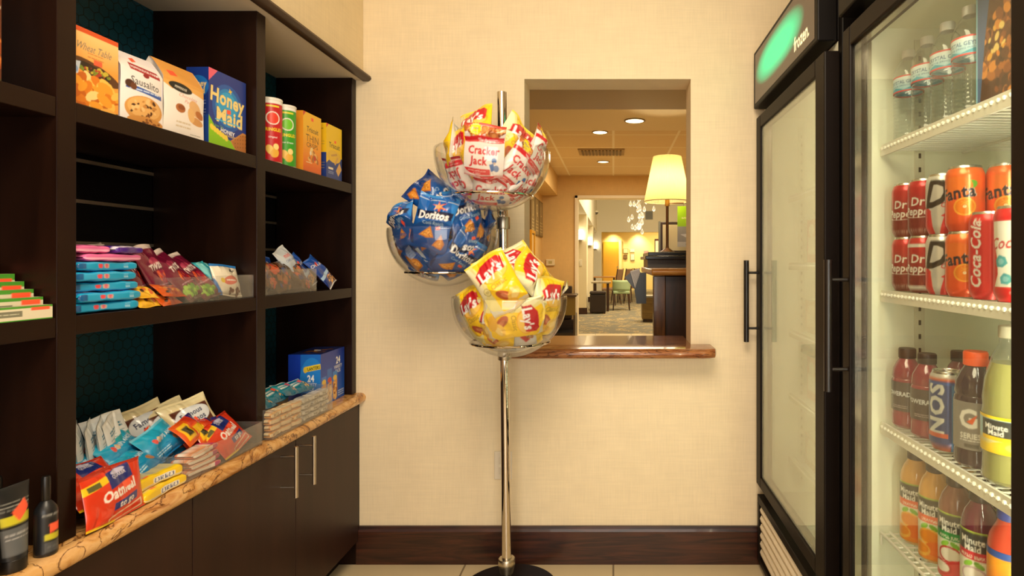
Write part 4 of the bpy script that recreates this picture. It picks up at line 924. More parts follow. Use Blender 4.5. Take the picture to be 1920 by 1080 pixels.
for (bx, by, bz), lb in zip(BOWLS, BL):
    m = M(); pr = []
    top = .012
    for i in range(27):
        a = -PI / 2 + (math.asin(top / BR) + PI / 2) * i / 26; pr.append((max(.0001, BR * math.cos(a)), BR * math.sin(a)))
    pr += [(BR - .003, top + .001)]
    for i in range(26, -1, -1):
        a = -PI / 2 + (math.asin(top / BR) + PI / 2) * i / 26; pr.append((max(.0001, (BR - .003) * math.cos(a)), (BR - .003) * math.sin(a)))
    m.lathe(pr, 64, (0, 0, 0)); o = m.build('acrylic_bowl', BOWLG, None, True, loc=(bx, by, bz)); tag(o, lb, 'bowl', 'bowls on the chrome stand')

# ---------------------------------------------------------------- bag artwork
def art_lays(k=.62):
    a = Art(120, 168, '#ffd21c', k)
    a.poly([(0, 0), (34, 0), (30, 60), (38, 110), (20, 168), (0, 168)], '#efe39a')
    a.poly([(0, 60), (18, 70), (26, 120), (8, 168), (0, 168)], '#f6eec0')
    a.ell(70, 112, 42, 26, '#f6a81a', 8).ell(72, 108, 36, 20, '#ffd060', 8)
    a.poly([(20, 103), (104, 112), (108, 146), (96, 154), (40, 146), (18, 128)], '#c8202a')
    a.poly([(22, 107), (12, 100), (30, 103)], '#8c1018')
    a.text("Lay's", 62, 120, 40, '#ffffff', 6, .1, .9, .07)
    a.text('Classic', 68, 80, 20, '#7a5a10', 6, .1, .95)
    a.ring(24, 74, 11, 1.2, '#8a7a30', '#efe39a'); a.text('Qh', 24, 74, 8, '#8a7a30')
    a.ell(62, 46, 24, 13, '#b8542a', -35).ell(66, 44, 14, 6, '#d8845a', -35)
    a.ell(88, 36, 24, 15, '#f4c65a', 25).ell(92, 34, 16, 9, '#ffe08a', 25).ell(66, 20, 26, 12, '#f0b840', -8)
    a.rect(0, 0, 120, 6, '#e8c028').rect(0, 162, 120, 168, '#f6d850')
    return a
def art_lays_back(k=.5):
    a = Art(120, 168, '#e2e0da', k); a.rect(0, 0, 120, 8, '#ffd21c').rect(0, 150, 120, 168, '#ffd21c')
    a.lines(18, 102, [30 + 5 * i for i in range(12)], 1.6, '#8a8882'); a.rect(30, 110, 60, 126, '#c8202a', 30); a.food(30, 135, 22, 12, ['#b87030', '#d89a50', '#9a5a24'], 40, 4)
    return a
def art_dor(k=.62):
    a = Art(120, 168, '#1458a8', k)
    a.grad('#0c3c86', '#1a6cc4').poly([(0, 0), (20, 0), (0, 60)], '#0a2c66').poly([(120, 90), (120, 168), (92, 168)], '#2a86dc')
    a.star(70, 132, 24, '#e8541e', 6, .3, 15, .3, 4).star(70, 132, 14, '#ffb070', 6, .35, 15, .3, 5)
    a.poly([(6, 92), (60, 90), (114, 100), (116, 122), (60, 116), (4, 114)], '#0c1c44')
    a.text('Doritos', 60, 104, 33, '#ffffff', 5, .08, .84, .08)
    a.text('Cool Ranch', 66, 80, 15, '#bfe4f8', 5, .15, .95)
    a.poly([(24, 36), (58, 70), (76, 40), (50, 30)], '#c87820').poly([(30, 38), (57, 64), (70, 41), (50, 34)], '#e8a040').food(52, 46, 16, 8, ['#c06a1c', '#f4c070', '#a8541a'], 16, 2.2, 3)
    a.poly([(74, 16), (98, 56), (112, 30), (104, 12)], '#c07020').poly([(80, 19), (98, 48), (107, 30), (101, 17)], '#dc9034').food(97, 30, 9, 10, ['#b8641c', '#f0b868'], 12, 2, 4)
    a.rect(0, 0, 120, 7, '#0a3474').rect(0, 161, 120, 168, '#3c92dc'); a.rect(0, 150, 120, 153, '#cfe0ee')
    a.sticker(84, 70, 15, 9, 20)
    return a
def art_dor2(k=.62):
    a = Art(120, 168, '#1552a4', k); a.grad('#1c66bc', '#0e3f8a')
    a.rect(0, 140, 120, 146, '#d8e2ea').rect(0, 0, 16, 168, '#0a2a62')
    a.rect(14, 60, 26, 110, '#b8c4cc')
    for i, c in enumerate(['#e83c2a', '#f4c81e', '#3cae4a', '#e87a1e']): a.ell(8, 30 + i * 12, 4, 4, c)
    a.poly([(44, 24), (84, 84), (102, 50), (96, 22)], '#c47820').poly([(50, 28), (84, 74), (96, 48), (92, 28)], '#e69c3c').food(80, 46, 14, 14, ['#b8641c', '#f4c070'], 18, 2.4, 4)
    a.poly([(30, 96), (60, 140), (80, 100)], '#c87a22').text('Cool Ranch', 70, 118, 14, '#d8ecfa', 0, .15)
    a.rect(0, 0, 120, 6, '#c8d0d8').lines(90, 114, [60 + 4 * i for i in range(10)], 1.4, '#dce8f4')
    return a
def art_cj(k=.62):
    a = Art(125, 155, '#f4ece8', k)
    a.food(62, 140, 66, 18, ['#b4622a', '#d88a48', '#8a4018', '#e6a86a', '#c06a34'], 150, 7, 5)
    a.rect(0, 148, 125, 155, '#c84a3a')
    a.star(34, 138, 19, '#ffe21c', 14, .72).text('Prize', 34, 140, 10, '#20408a', 0, .2, 1, .03).text('Inside', 34, 130, 6, '#20408a', 0, .2)
    a.poly([(0, 104), (125, 108), (125, 124), (60, 122), (0, 118)], '#d8202c'); a.text('The Original', 70, 112, 11, '#ffffff', 2, 0, 1.0, .02)
    a.text('Cracker', 62, 82, 34, '#d8182a', 0, .05, .86, .08)
    a.text('Jack', 46, 50, 35, '#d8182a', 0, .05, .92, .08)
    a.ell(98, 52, 8, 9, '#3a70b8').ell(99, 44, 4, 4, '#c8b0a0').rect(84, 22, 98, 42, '#2a64b0', 15).ell(104, 28, 9, 10, '#6a86b8')
    a.rect(0, 10, 84, 26, '#d8303a'); a.text('caramel coated popcorn', 42, 20, 6.2, '#ffe8e0'); a.text('& peanuts', 42, 13, 6, '#ffe8e0')
    a.rect(0, 0, 125, 8, '#c8202c')
    return a
A_L, A_LB, A_D, A_D2, A_C = art_lays(), art_lays_back(), art_dor(), art_dor2(), art_cj()
VAR = {
    'lays': [bag(.122, .172, .05, A_L, '#d8d6d0', s, wr=1.5) for s in (1, 2, 3, 4)],
    'laysb': [bag(.122, .172, .045, A_LB, '#ffd21c', 8)],
    'dor': [bag(.122, .172, .048, A_D, '#1250a0', s, wr=2.2) for s in (11, 12, 13, 14)],
    'dor2': [bag(.122, .172, .048, A_D2, '#1250a0', s, wr=2.2) for s in (15, 16)],
    'cj': [bag(.118, .150, .048, A_C, '#e8dcd8', s, wr=1.5) for s in (21, 22, 23)],
}
LAYER = {0: 0, 1: 0, 2: 0}
def place(kind, var, px, py, bowl, R, roll, label, tilt=1.0, yaw=0, pitch=0, name='snack_bag', grp=None, back=0.0, out=0.0):
    """a bag lying on the heap in a bowl: seen at pixel px,py, R from the bowl's middle"""
    bx, by, bz = BOWLS[bowl]; Y = by - .12
    for _ in range(6):
        x = (px - 1150) * Y / 1085 - bx; z = 1.25 - (py - 490) * Y / 1085 - bz
        q = R * R - x * x - z * z; y = (-math.sqrt(q) if q > 0 else -.02) + back; Y = by + y
    n = Vector((x * tilt, min(y, -.05), z * tilt * .8)).normalized()
    yw = math.atan2(n.x, -n.y); pt = math.asin(n.z)
    q = Euler((0, 0, yw + math.radians(yaw)), 'XYZ').to_quaternion() @ Euler((-pt + math.radians(pitch), 0, 0), 'XYZ').to_quaternion() @ Euler((0, math.radians(roll), 0), 'XYZ').to_quaternion()
    me = VAR[kind][var % len(VAR[kind])].copy()
    c = np.empty(len(me.vertices) * 3, np.float32); me.vertices.foreach_get('co', c); c = c.reshape(-1, 3) * 1.1
    Rm = np.array(q.to_matrix()); p = c @ Rm.T + np.array([x, y - out, z])
    # the bag gives way where it meets the bowl and the pole
    LAYER[bowl] += 1; Lr = .164 + .0235 * min(1, LAYER[bowl] / (12 if bowl == 0 else 11))
    zz = np.clip(p[:, 2], -1, .012); lim = np.where(p[:, 2] > .012, Lr + .9 * (p[:, 2] - .012), Lr)
    d = np.sqrt(p[:, 0] ** 2 + p[:, 1] ** 2 + zz ** 2); k = np.minimum(1, lim / np.maximum(d, 1e-6)); hard = p[:, 2] <= .012
    kk = np.where(hard, k, 1); hz = np.sqrt(p[:, 0] ** 2 + p[:, 1] ** 2); kx = np.where(hard, kk, np.minimum(1, lim / np.maximum(hz, 1e-6)))
    p[:, 0] *= kx; p[:, 1] *= kx; p[:, 2] *= kk
    pxx = polex(bz) - bx; pyy = SY - by; dx = p[:, 0] - pxx; dy = p[:, 1] - pyy; dd = np.sqrt(dx * dx + dy * dy); sh = np.maximum(0, .021 - dd)
    near = np.hypot(dx, dy) < .021; p[near, 1] = pyy - np.sqrt(np.maximum(0, .021 ** 2 - dx[near] ** 2))
    p = (p - np.array([x, y - out, z])) @ Rm
    me.vertices.foreach_set('co', p.astype(np.float32).ravel()); me.update()
    o = bpy.data.objects.new(name, me); COL.objects.link(o)
    o.rotation_mode = 'QUATERNION'; o.rotation_quaternion = q; o.location = (bx + x, by + y - out, bz + z)
    tag(o, label, 'snack bag', grp)
    return o
GP = ['popcorn and chip bags in the highest bowl', 'blue tortilla chip bags in the left bowl', 'potato chip bags in the lowest bowl']
# lowest bowl (index 2)
for k, v, px, py, R, roll, yaw, pitch, back, lb in [
    ('lays', 3, 957, 585, .02, 40, 0, -20, .03, 'yellow potato chip bag buried in the middle of the lowest bowl'),
    ('lays', 2, 946, 503, .165, 62, 0, 25, .05, 'yellow potato chip bag turned sideways, standing highest in the lowest bowl'),
    ('lays', 1, 1003, 522, .165, -48, 10, 15, .03, 'yellow potato chip bag tilted left behind the upright one in the lowest bowl'),
    ('lays', 3, 1050, 588, .150, 35, 20, 0, .03, 'yellow potato chip bag at the right rim of the lowest bowl, corner sticking out'),
    ('lays', 0, 896, 592, .145, -18, 0, 0, 0, 'yellow potato chip bag leaning against the left side of the lowest bowl'),
    ('lays', 1, 930, 612, .145, 12, 0, -5, 0, 'yellow potato chip bag low in the lowest bowl, between the left and sideways ones'),
    ('laysb', 0, 962, 640, .150, 78, 0, -25, 0, 'silver backed chip bag lying at the bottom of the lowest bowl'),
    ('lays', 1, 1022, 574, .150, 8, -5, 3, 0, 'upright yellow potato chip bag at the right front of the lowest bowl'),
    ('lays', 2, 966, 597, .160, 84, 0, 0, 0, 'yellow potato chip bag turned on its side in the front middle of the lowest bowl'),
    ('lays', 0, 933, 532, .190, -32, 0, 10, 0, 'large yellow potato chip bag lying tilted across the top of the lowest bowl')]:
    place(k, v, px, py, 2, R, roll, lb, yaw=yaw, pitch=pitch, name='chip_bag', grp=GP[2], back=back)
# left bowl (index 1)
for k, v, px, py, R, roll, yaw, pitch, back, lb in [
    ('dor', 3, 828, 450, .02, 40, 0, -20, .03, 'blue tortilla chip bag buried in the middle of the left bowl'),
    ('dor', 0, 918, 432, .150, 30, 30, 0, .03, 'blue tortilla chip bag at the right rim of the left bowl, next to the pole'),
    ('dor', 1, 818, 372, .186, 128, 0, 20, .03, 'blue tortilla chip bag upside down on the peak of the left bowl heap'),
    ('dor2', 0, 770, 478, .145, -28, 0, 0, 0, 'blue tortilla chip bag seen from its back at the left side of the left bowl'),
    ('dor2', 1, 812, 466, .150, -30, 0, 0, .01, 'blue tortilla chip bag with large chips pictured, middle of the left bowl'),
    ('dor', 3, 795, 505, .150, 60, 0, -15, 0, 'blue tortilla chip bag lying low at the bottom left of the left bowl'),
    ('dor', 2, 885, 455, .150, 190, 0, 0, 0, 'blue tortilla chip bag upside down at the right of the left bowl'),
    ('dor', 2, 872, 404, .180, -12, 0, 12, .02, 'blue tortilla chip bag leaning right under the highest bowl'),
    ('dor', 3, 745, 424, .215, -24, -5, -22, .02, 'blue tortilla chip bag sticking out over the left rim of the left bowl'),
    ('dor', 1, 812, 418, .182, 14, 0, 0, .01, 'blue tortilla chip bag facing front on top of the left bowl'),
    ('dor', 0, 856, 484, .165, 38, 0, -8, 0, 'blue tortilla chip bag slanting down in the front of the left bowl')]:
    place(k, v, px, py, 1, R, roll, lb, yaw=yaw, pitch=pitch, name='chip_bag', grp=GP[1], back=back)
# highest bowl (index 0)
for k, v, px, py, R, roll, yaw, pitch, back, lb in [
    ('cj', 2, 928, 320, .02, 0, 0, 0, .03, 'caramel popcorn bag buried in the middle of the highest bowl'),
    ('lays', 2, 852, 285, .150, -22, -20, 0, .05, 'pale yellow chip bag standing at the left rim of the highest bowl'),
    ('lays', 1, 872, 296, .150, -12, -10, 0, .04, 'yellow chip bag behind the left edge of the upright popcorn bag'),
    ('lays', 0, 892, 250, .150, -14, 0, 10, .06, 'yellow potato chip bag with red logo sticking up highest over the highest bowl'),
    ('lays', 3, 958, 272, .150, 38, 0, 8, .06, 'plain yellow chip bag slanting right beside the pole in the highest bowl'),
    ('cj', 1, 1008, 290, .165, 26, 10, 5, .03, 'caramel popcorn bag sticking out at the right rim of the highest bowl'),
    ('cj', 2, 972, 312, .155, 32, 0, 0, .01, 'caramel popcorn bag tilted right, between the upright and right rim ones'),
    ('cj', 1, 866, 338, .148, 186, 0, 0, 0, 'caramel popcorn bag upside down at the left of the highest bowl'),
    ('cj', 0, 985, 338, .152, 6, 0, -5, 0, 'caramel popcorn bag low at the right of the highest bowl'),
    ('cj', 2, 965, 376, .150, 80, 0, -35, 0, 'caramel popcorn bag lying flat in the bottom of the highest bowl'),
    ('cj', 2, 922, 352, .158, 5, 0, -8, 0, 'caramel popcorn bag with yellow prize star in the lower front of the highest bowl'),
    ('cj', 0, 908, 284, .178, 5, 0, 6, 0, 'upright caramel popcorn bag in the front middle of the highest bowl')]:
    place(k, v, px, py, 0, R, roll, lb, yaw=yaw, pitch=pitch, name='popcorn_bag' if k == 'cj' else 'chip_bag', grp=GP[0], back=back)
# ================================================================ glass-door coolers on the right
BODY = pm('cooler_black', '#0d0908', .5, spec=.18)
FRAME = pm('door_frame_black', '#130b07', .5, spec=.18)
LINER = pm('liner_white', '#e9ead4', .45)
DGL = clear('door_glass', (.975, .985, .965), .01, 1.5, .006, (.9, .95, .85), .36)
DGLF = clear('misted_door_glass', (.975, .985, .96), .02, 1.5, .22, (.93, .95, .80), .6)
WIRE = pm('white_coated_wire', '#efece0', .4)
STEEL = pm('door_edge_steel', '#bdb6aa', .2, 1.0)
TUBE = emitter('cooler_tube_light', '#fdf8dc', 54.0)
TUBEF = emitter('freezer_tube_light', '#fdf8e0', 170.0)
XG = .585                                   # front plane of the doors
def cooler(name, label, y0, y1, zt, zb, ztop, zh, glass, shelves, xs, sign, tube_w):
    """y0 near side, y1 far side (metres from the camera)"""
    ym = (y0 + y1) / 2; t = root(name, label, 'cooler', (1.0, ym, 0))
    L = lambda m: setattr(m, 'v', [v - np.array([1.0, ym, 0]) for v in m.v]) or m
    xc, xb = .632, 1.34; wi = .062
    m = M(); m.box((xc, y0, .02), (xb, y0 + .03, ztop)); m.box((xc, y1 - .03, .02), (xb, y1, ztop)); m.box((xb - .03, y0 + .03, .02), (xb, y1 - .03, ztop)); m.box((xc, y0 + .03, zh), (xb - .03, y1 - .03, ztop)); m.box((xc + .03, y0 + .03, .02), (xb - .03, y1 - .03, .27))
    L(m).build('cabinet_shell', BODY, t, bevel=.004)
    m = M(); a, b = y0 + wi, y1 - wi
    m.box((xc + .002, y0 + .031, zh - .05), (xb - .032, y1 - .031, zh - .001)); m.box((xc + .002, y0 + .031, .272), (xb - .032, y1 - .031, .33))
    m.box((xc + .002, y0 + .031, .33), (xb - .032, a, zh - .05)); m.box((xc + .002, b, .33), (xb - .032, y1 - .031, zh - .05)); m.box((xb - .06, a, .33), (xb - .032, b, zh - .05))
    L(m).build('liner', LINER, t)
    for yy, s in ((a, 1), (b, -1)):
        for x in (.75, 1.20):
            m = M(); m.box((x - .012, yy, .36), (x + .012, yy + s * .004, zh - .08)); o = L(m).build('shelf_standard', pm('standard_white', '#d8d4bc', .4), t)
            m = M(); z = .38
            while z < zh - .1: m.box((x - .003, yy + s * .0038, z), (x + .003, yy + s * .0046, z + .012)); z += .034
            L(m).build('slot', MAT['black_plastic'], o)
    for k, (z, beads) in enumerate(shelves):
        m = M(); x0 = xs
        if beads:
            m.box((x0, a + .004, z - .004), (x0 + .006, b - .006, z + .010)); m.box((x0 - .002, a + .004, z - .018), (x0 + .004, b - .006, z - .002))
            for i in range(34): m.box((x0 + .01, 0, 0), (x0 + .0101, .0001, .0001)) if False else None
            n = int((b - a) / .0165)
            for i in range(n):
                y = a + .012 + i * (b - a - .024) / (n - 1); m.lathe([(.0001, -.0042), (.003, -.003), (.0042, 0), (.003, .003), (.0001, .0042)], 8, (x0 - .002, y, z - .0005))
        else:
            for x in (x0, x0 + .022): m.tube([(x, a + .004, z), (x, b - .004, z)], .0035, 8)
            m.tube([(x0, a + .006, z), (x0, a + .006, z - .03)], .003, 6); m.tube([(x0, b - .006, z), (x0, b - .006, z - .03)], .003, 6)
        nb = int((b - a) / .022)
        for i in range(nb + 1):
            y = a + .008 + i * (b - a - .016) / nb; m.tube([(x0 + .004, y, z - .003), (xb - .075, y, z - .003)], .0022, 6, cap=False)
        for x in (x0 + .2, x0 + .42, xb - .08): m.tube([(x, a + .004, z - .008), (x, b - .004, z - .008)], .003, 6)
        L(m).build('shelf', WIRE, t, auto=True)
    # lamp tube behind the door jambs
    for y in (a + .014,):
        m = M(); m.cyl((xc + .018, y, .42), .008, zh - .56, 12); L(m).build('lamp_tube', TUBE, t, auto=True)
    # header sign box
    m = M(); m.box((XG - .010, y0 + .03, zt + .037), (xc - .0005, y1 - .002, ztop)); hd = L(m).build('sign_box', BODY, t, bevel=.004)
    if sign:
        w, h = (y1 - y0 - .08), (ztop - zt - .037 - .03)
        a_ = Art(w * 1000, h * 1000, '#3a2c22', .45); H, W = a_.a.shape[:2]; yy, xx = np.mgrid[0:H, 0:W]
        u = (xx / W - .44) / .40; v = (yy / H - .56 - .0 * u) / .36; g = np.clip(1.25 - (np.abs(u) ** 2.6 + np.abs(v) ** 2.0), 0, 1) ** 1.1
        c0 = np.array(lin('#3a2c22')); c1 = np.array(lin('#18cf90')); a_.a = c0 * (1 - g[..., None]) + c1 * g[..., None]
        a_.text('frozen.', w * 830, h * 250, 62, '#fff3c0', 0, .0, .80, .03)
        m = M(); flat(m, (0, w / 2, 0), (0, -w, 0), (0, 0, h), a_); me = m.mesh('sign_face', SIGN)
        link('sign_face', me, hd, loc=(XG - .0107 - 1.0, .012, zt + .037 + .015))
    # door
    dz0, dz1 = zb, zt; fw = tube_w
    m = M(); X1 = XG + .044
    m.box((XG, y0 + .004, dz0), (X1, y0 + .004 + fw[0], dz1)); m.box((XG, y1 - .004 - fw[1], dz0), (X1, y1 - .004, dz1))
    m.box((XG, y0 + .004 + fw[0], dz0), (X1, y1 - .004 - fw[1], dz0 + .045)); m.box((XG, y0 + .004 + fw[0], dz1 - .05), (X1, y1 - .004 - fw[1], dz1))
    d = L(m).build('door', FRAME, t, bevel=.004)
    ga, gb = y0 + .004 + fw[0], y1 - .004 - fw[1]
    m = M()
    for x in (XG + .008, XG + .028): m.box((x, ga + .0005, dz0 + .0455), (x + .003, gb - .0005, dz1 - .0505))
    L(m).build('glass_pane', glass, d)
    m = M()
    for (p, q) in (((ga, dz0 + .045), (ga + .005, dz1 - .05)), ((gb - .005, dz0 + .045), (gb, dz1 - .05)), ((ga, dz0 + .045), (gb, dz0 + .05)), ((ga, dz1 - .055), (gb, dz1 - .05))):
        m.box((XG + .0115, p[0] + .0007, p[1] + .0007), (XG + .0275, q[0] - .0007, q[1] - .0007))
    L(m).build('glass_spacer', STEEL, d)
    hz0, hz1 = (.925, 1.254); hy = y1 - .035
    m = M(); hx = XG - .048
    m.tube([(hx, hy, hz0), (hx, hy, hz1)], .0105, 20)
    for z in (hz0 + .055, hz1 - .05): m.tube([(hx, hy, z), (XG, hy, z)], .005, 12)
    L(m).build('handle', pm('handle_black', '#191310', .3), d, auto=True)
    # grille under the door
    m = M(); z0, z1 = .03, zb - .045
    m.box((XG + .004, y0 + .004, z1 - .03), (xc - .001, y1 - .004, z1)); m.box((XG + .004, y1 - .034, z0), (xc - .001, y1 - .004, z1 - .03)); m.box((XG + .004, y0 + .004, z0), (xc - .001, y0 + .08, z1 - .03)); m.box((XG + .004, y0 + .08, z0), (xc - .001, y1 - .034, z0 + .02))
    g = L(m).build('grille', FRAME, t, bevel=.002)
    m = M(); n = 6
    for i in range(n):
        z = z1 - .036 - i * .034; P = [(XG + .012, z - .004), (XG + .006, z - .016), (XG + .010, z - .030), (XG + .022, z - .032), (XG + .034, z - .006)]
        m.prism(P, 'y', y0 + .081, y1 - .035)
    L(m).build('louver_panel', pm('louver_cream', '#e6dac4', .45), g, bevel=.002)
    m = M()
    for x in (.68, 1.28):
        for y in (y0 + .06, y1 - .06): m.cyl((x, y, .0008), .02, .019, 14)
    L(m).build('foot', MAT['black_plastic'], t)
    return t
def sign_mat():
    m, nt, b = _mat('lit_sign'); a = nt.nodes.new('ShaderNodeAttribute'); a.attribute_name = 'ink'
    nt.links.new(a.outputs['Color'], b.inputs['Base Color']); nt.links.new(a.outputs['Color'], b.inputs['Emission Color']); b.inputs['Emission Strength'].default_value = 1.0; b.inputs['Roughness'].default_value = .25
    return m
SIGN = sign_mat()
Z1, Z2, Z3, Z4 = 1.524, 1.170, .848, .587
cooler('glass_door_freezer', 'tall black glass-door freezer with lit green sign against the back wall', 1.600, 2.372, 1.835, .344, 2.10, 1.872, DGLF, [(1.50, True), (1.235, True), (.97, True), (.72, True), (.47, False)], .70, True, (.075, .062))
cooler('glass_door_refrigerator', 'tall black glass-door drinks refrigerator nearest the camera on the right', .745, 1.482, 1.835, .344, 2.10, 1.872, DGL, [(Z1, True), (Z2, True), (Z3, True), (Z4, False)], .655, False, (.105, .045))

# ---------------------------------------------------------------- drinks
R = -Q
def can_proto(name, art, r, h, cat='can'):
    t = bpy.data.objects.new(name, None); t.empty_display_size = .03
    m = M(); pr = [(r * .80, .0), (r * .84, .0035), (r * .97, .012), (r, .018)] + dense(.02, h - .020, r, 70) + [(r * .985, h - .016), (r * .93, h - .010), (r * .86, h - .005)]
    lathe_ink(m, pr, art, 210, v0=.004, v1=h - .004); b = link('can_body', m.mesh('can_body', MAT['can'], True), t)
    m = M(); m.lathe([(r * .86, h - .0052), (r * .84, h - .001), (r * .825, h), (r * .805, h - .001), (r * .79, h - .0055), (0, h - .0055)], 40); l = m.build('can_lid', MAT['alu'], t, auto=True)
    m = M(); m.box((-.005, -.012, h - .0052), (.005, .006, h - .0038)); m.build('pull_tab', MAT['alu'], l, bevel=.001)
    m = M(); m.lathe([(0, .003), (r * .7, .003), (r * .78, .0), (r * .82, .0005)], 40); m.build('can_rim', MAT['alu'], t, auto=True)
    return t
USED = {}
def stand_up(proto, X, Y, Z, turn, label, cat, group):
    k = proto.name
    if k not in USED:
        USED[k] = 1; COL.objects.link(proto); r = proto
    else:
        r = proto.copy(); COL.objects.link(r)
        for ch in list(proto.children):
            c = ch.copy(); COL.objects.link(c); c.parent = r
            for g in list(ch.children):
                d = g.copy(); COL.objects.link(d); d.parent = c
    r.location = (X, Y, Z); r.rotation_euler = (0, 0, R + math.radians(turn)); tag(r, label, cat, group); return r
CW, CHt = 207, 122
def art_pepper():
    a = Art(CW, CHt, '#a8101c', 1.0); a.grad('#7c0a14', '#c41624', .3, .8)
    for cx in (52, 155):
        a.text('Dr', cx + 2, 74, 27, '#f4ece4', 0, .1, .95, .05, '#5a0810', .04).text('Pepper', cx + 2, 52, 25, '#f4ece4', 0, .1, .86, .05, '#5a0810', .04)
        for i in range(14): a.rect(cx - 30 + i * 4.4, 36 + .09 * (i - 6) ** 2, cx - 26 + i * 4.4, 37.6 + .09 * (i - 6) ** 2, '#e8d8d0')
    a.text('12 FL OZ (355 mL)', 52, 8, 6, '#e8c8c0').text('12 FL OZ (355 mL)', 155, 8, 6, '#e8c8c0')
    return a
def art_pepper2():
    a = art_pepper(); a.rect(0, 100, CW, 108, '#ece6dc').rect(0, 6, CW, 13, '#ece6dc').text('12 FL OZ (355 mL)', 104, 9, 6, '#5a1018'); return a
def art_diet():
    a = Art(CW, CHt, '#c8c4bc', 1.0); a.grad('#bdb8b0', '#dcd8d0')
    for cx in (52, 155):
        a.poly([(cx - 50, 0), (cx + 50, 0), (cx + 46, 22), (cx + 14, 44), (cx - 6, 30), (cx - 24, 50), (cx - 50, 60)], '#d8202a').poly([(cx - 20, 44), (cx + 6, 32), (cx - 2, 0), (cx - 14, 0)], '#c8c4bc')
        a.text('D', cx - 6, 84, 84, '#1a1614', 0, .25, .78, .10).text('Coke', cx + 16, 58, 15, '#c81c28', 0, .25, .9, .04)
        a.rect(cx + 18, 20, cx + 28, 32, '#e8e4dc').rect(cx + 20, 22, cx + 26, 30, '#282420')
    return a
def art_fanta():
    a = Art(CW, CHt, '#f0581c', 1.0); a.grad('#e84c18', '#f8702c', 0, 1)
    for cx in (52, 155):
        a.ell(cx + 22, 86, 14, 9, '#6cb83c', 20).ell(cx - 2, 84, 30, 20, '#f47828').text('Fanta', cx, 72, 34, '#1c1a30', 8, .05, .84, .08, '#f8e8d8', .05)
        a.ell(cx + 14, 44, 19, 18, '#f8a838').ell(cx + 14, 44, 16, 15, '#f08010').ell(cx + 14, 44, 3, 3, '#f8e0b0')
        for k in range(6): a.rect(cx + 13.4, 44, cx + 14.6, 58, '#f8b040', k * 60)
        a.rect(cx + 30, 10, cx + 42, 24, '#e8d8c8').rect(cx + 31, 11, cx + 41, 23, '#3a2c40')
    return a
def art_coke(white=False):
    a = Art(207, 158, '#d8141e', 1.0)
    for cx in (52, 155):
        if white:
            a.poly([(cx - 44, 136), (cx + 46, 136), (cx + 40, 100), (cx + 30, 74), (cx + 36, 40), (cx + 42, 22), (cx - 40, 22), (cx - 32, 44), (cx - 34, 74), (cx - 42, 104)], '#f2ede0')
            for (px_, py_, q) in ((cx - 26, 66, 12), (cx + 2, 52, 14), (cx - 18, 36, 11)): a.star(px_, py_, q, '#4aa8b0', 3, .9, 15).star(px_, py_, q * .5, '#8ccad0', 3, .9, 40)
            a.text('Coca-Cola', cx + 4, 100, 28, '#c8141e', 4, .3, .80, .04).text('zero sugar', cx, 14, 6, '#f8e0e0')
        else:
            a.text('Coca-Cola', cx - 2, 84, 30, '#f8f4ee', 90, .3, .95, .05)
    return a
PEP, PEP2, DIET, FAN = can_proto('soda_can', art_pepper(), .0335, .126), can_proto('soda_can', art_pepper2(), .0335, .126), can_proto('soda_can', art_diet(), .0335, .126), can_proto('soda_can', art_fanta(), .0345, .128)
COKE, COKEW = can_proto('tall_soda_can', art_coke(), .0335, .160), can_proto('tall_soda_can', art_coke(True), .034, .164)
GC = 'cans stacked on the second refrigerator shelf'; GT = 'tall cola cans on the second refrigerator shelf'
zc = Z2 + .0105; h1 = .1265
for X, Y, row, p, turn, lb in [
    (.697, 1.372, 0, PEP, -146, 'dark red soda can in the bottom row, nearest the far side wall'), (.697, 1.297, 0, PEP2, -144, 'dark red soda can with white bands, second in the bottom row'),
    (.697, 1.222, 0, DIET, -128, 'silver soda can with black D in the bottom row'), (.697, 1.147, 0, FAN, -146, 'orange soda can in the bottom row'),
    (.697, 1.372, 1, PEP, -146, 'dark red soda can on top, nearest the far side wall'), (.697, 1.297, 1, PEP, -144, 'dark red soda can on top, second from the far side wall'),
    (.697, 1.222, 1, DIET, -128, 'silver soda can with black D in the top row'), (.697, 1.147, 1, FAN, -146, 'orange soda can on top beside the silver one'),
    (.762, 1.118, 0, FAN, -150, 'orange soda can in the bottom row hidden behind the tall red can'), (.760, 1.1185, 1, FAN, -150, 'orange soda can on top behind the two tall cola cans')]:
    stand_up(p, X, Y, zc + row * (h1 if p is not FAN else .1285), turn + 90, lb, 'can', GC)
stand_up(COKE, .692, 1.064, zc, -72, 'tall red cola can with vertical white script beside the orange cans', 'can', GT)
stand_up(COKEW, .690, .990, zc, -30, 'tall white and red cola can with teal ice cubes, nearest the camera', 'can', GT)

PET = clear('clear_pet', (.95, .97, .97), .03, 1.5, .02, (.9, .95, .95), 1.5)
def liquid(name, c, rough=.08): return pm(name, c, rough, coat=.6)
def bottle_proto(name, prof, body_mat, label=None, lz=None, lr=None, cap=None, capprof=None, inner=None, n=40):
    t = bpy.data.objects.new(name, None); t.empty_display_size = .03
    m = M(); m.lathe(prof, n); m.build('bottle_body', body_mat, t, auto=True)
    if inner is not None:
        m = M(); m.lathe(inner[0], n); m.build('drink', inner[1], t, auto=True)
    if label is not None:
        m = M(); lathe_ink(m, dense(lz[0], lz[1], lr, 60), label, 230); link('wrap_label', m.mesh('wrap_label', MAT['label'], True), t)
    if capprof: m = M(); m.lathe(capprof, 32); m.build('bottle_cap', cap, t, auto=True)
    return t
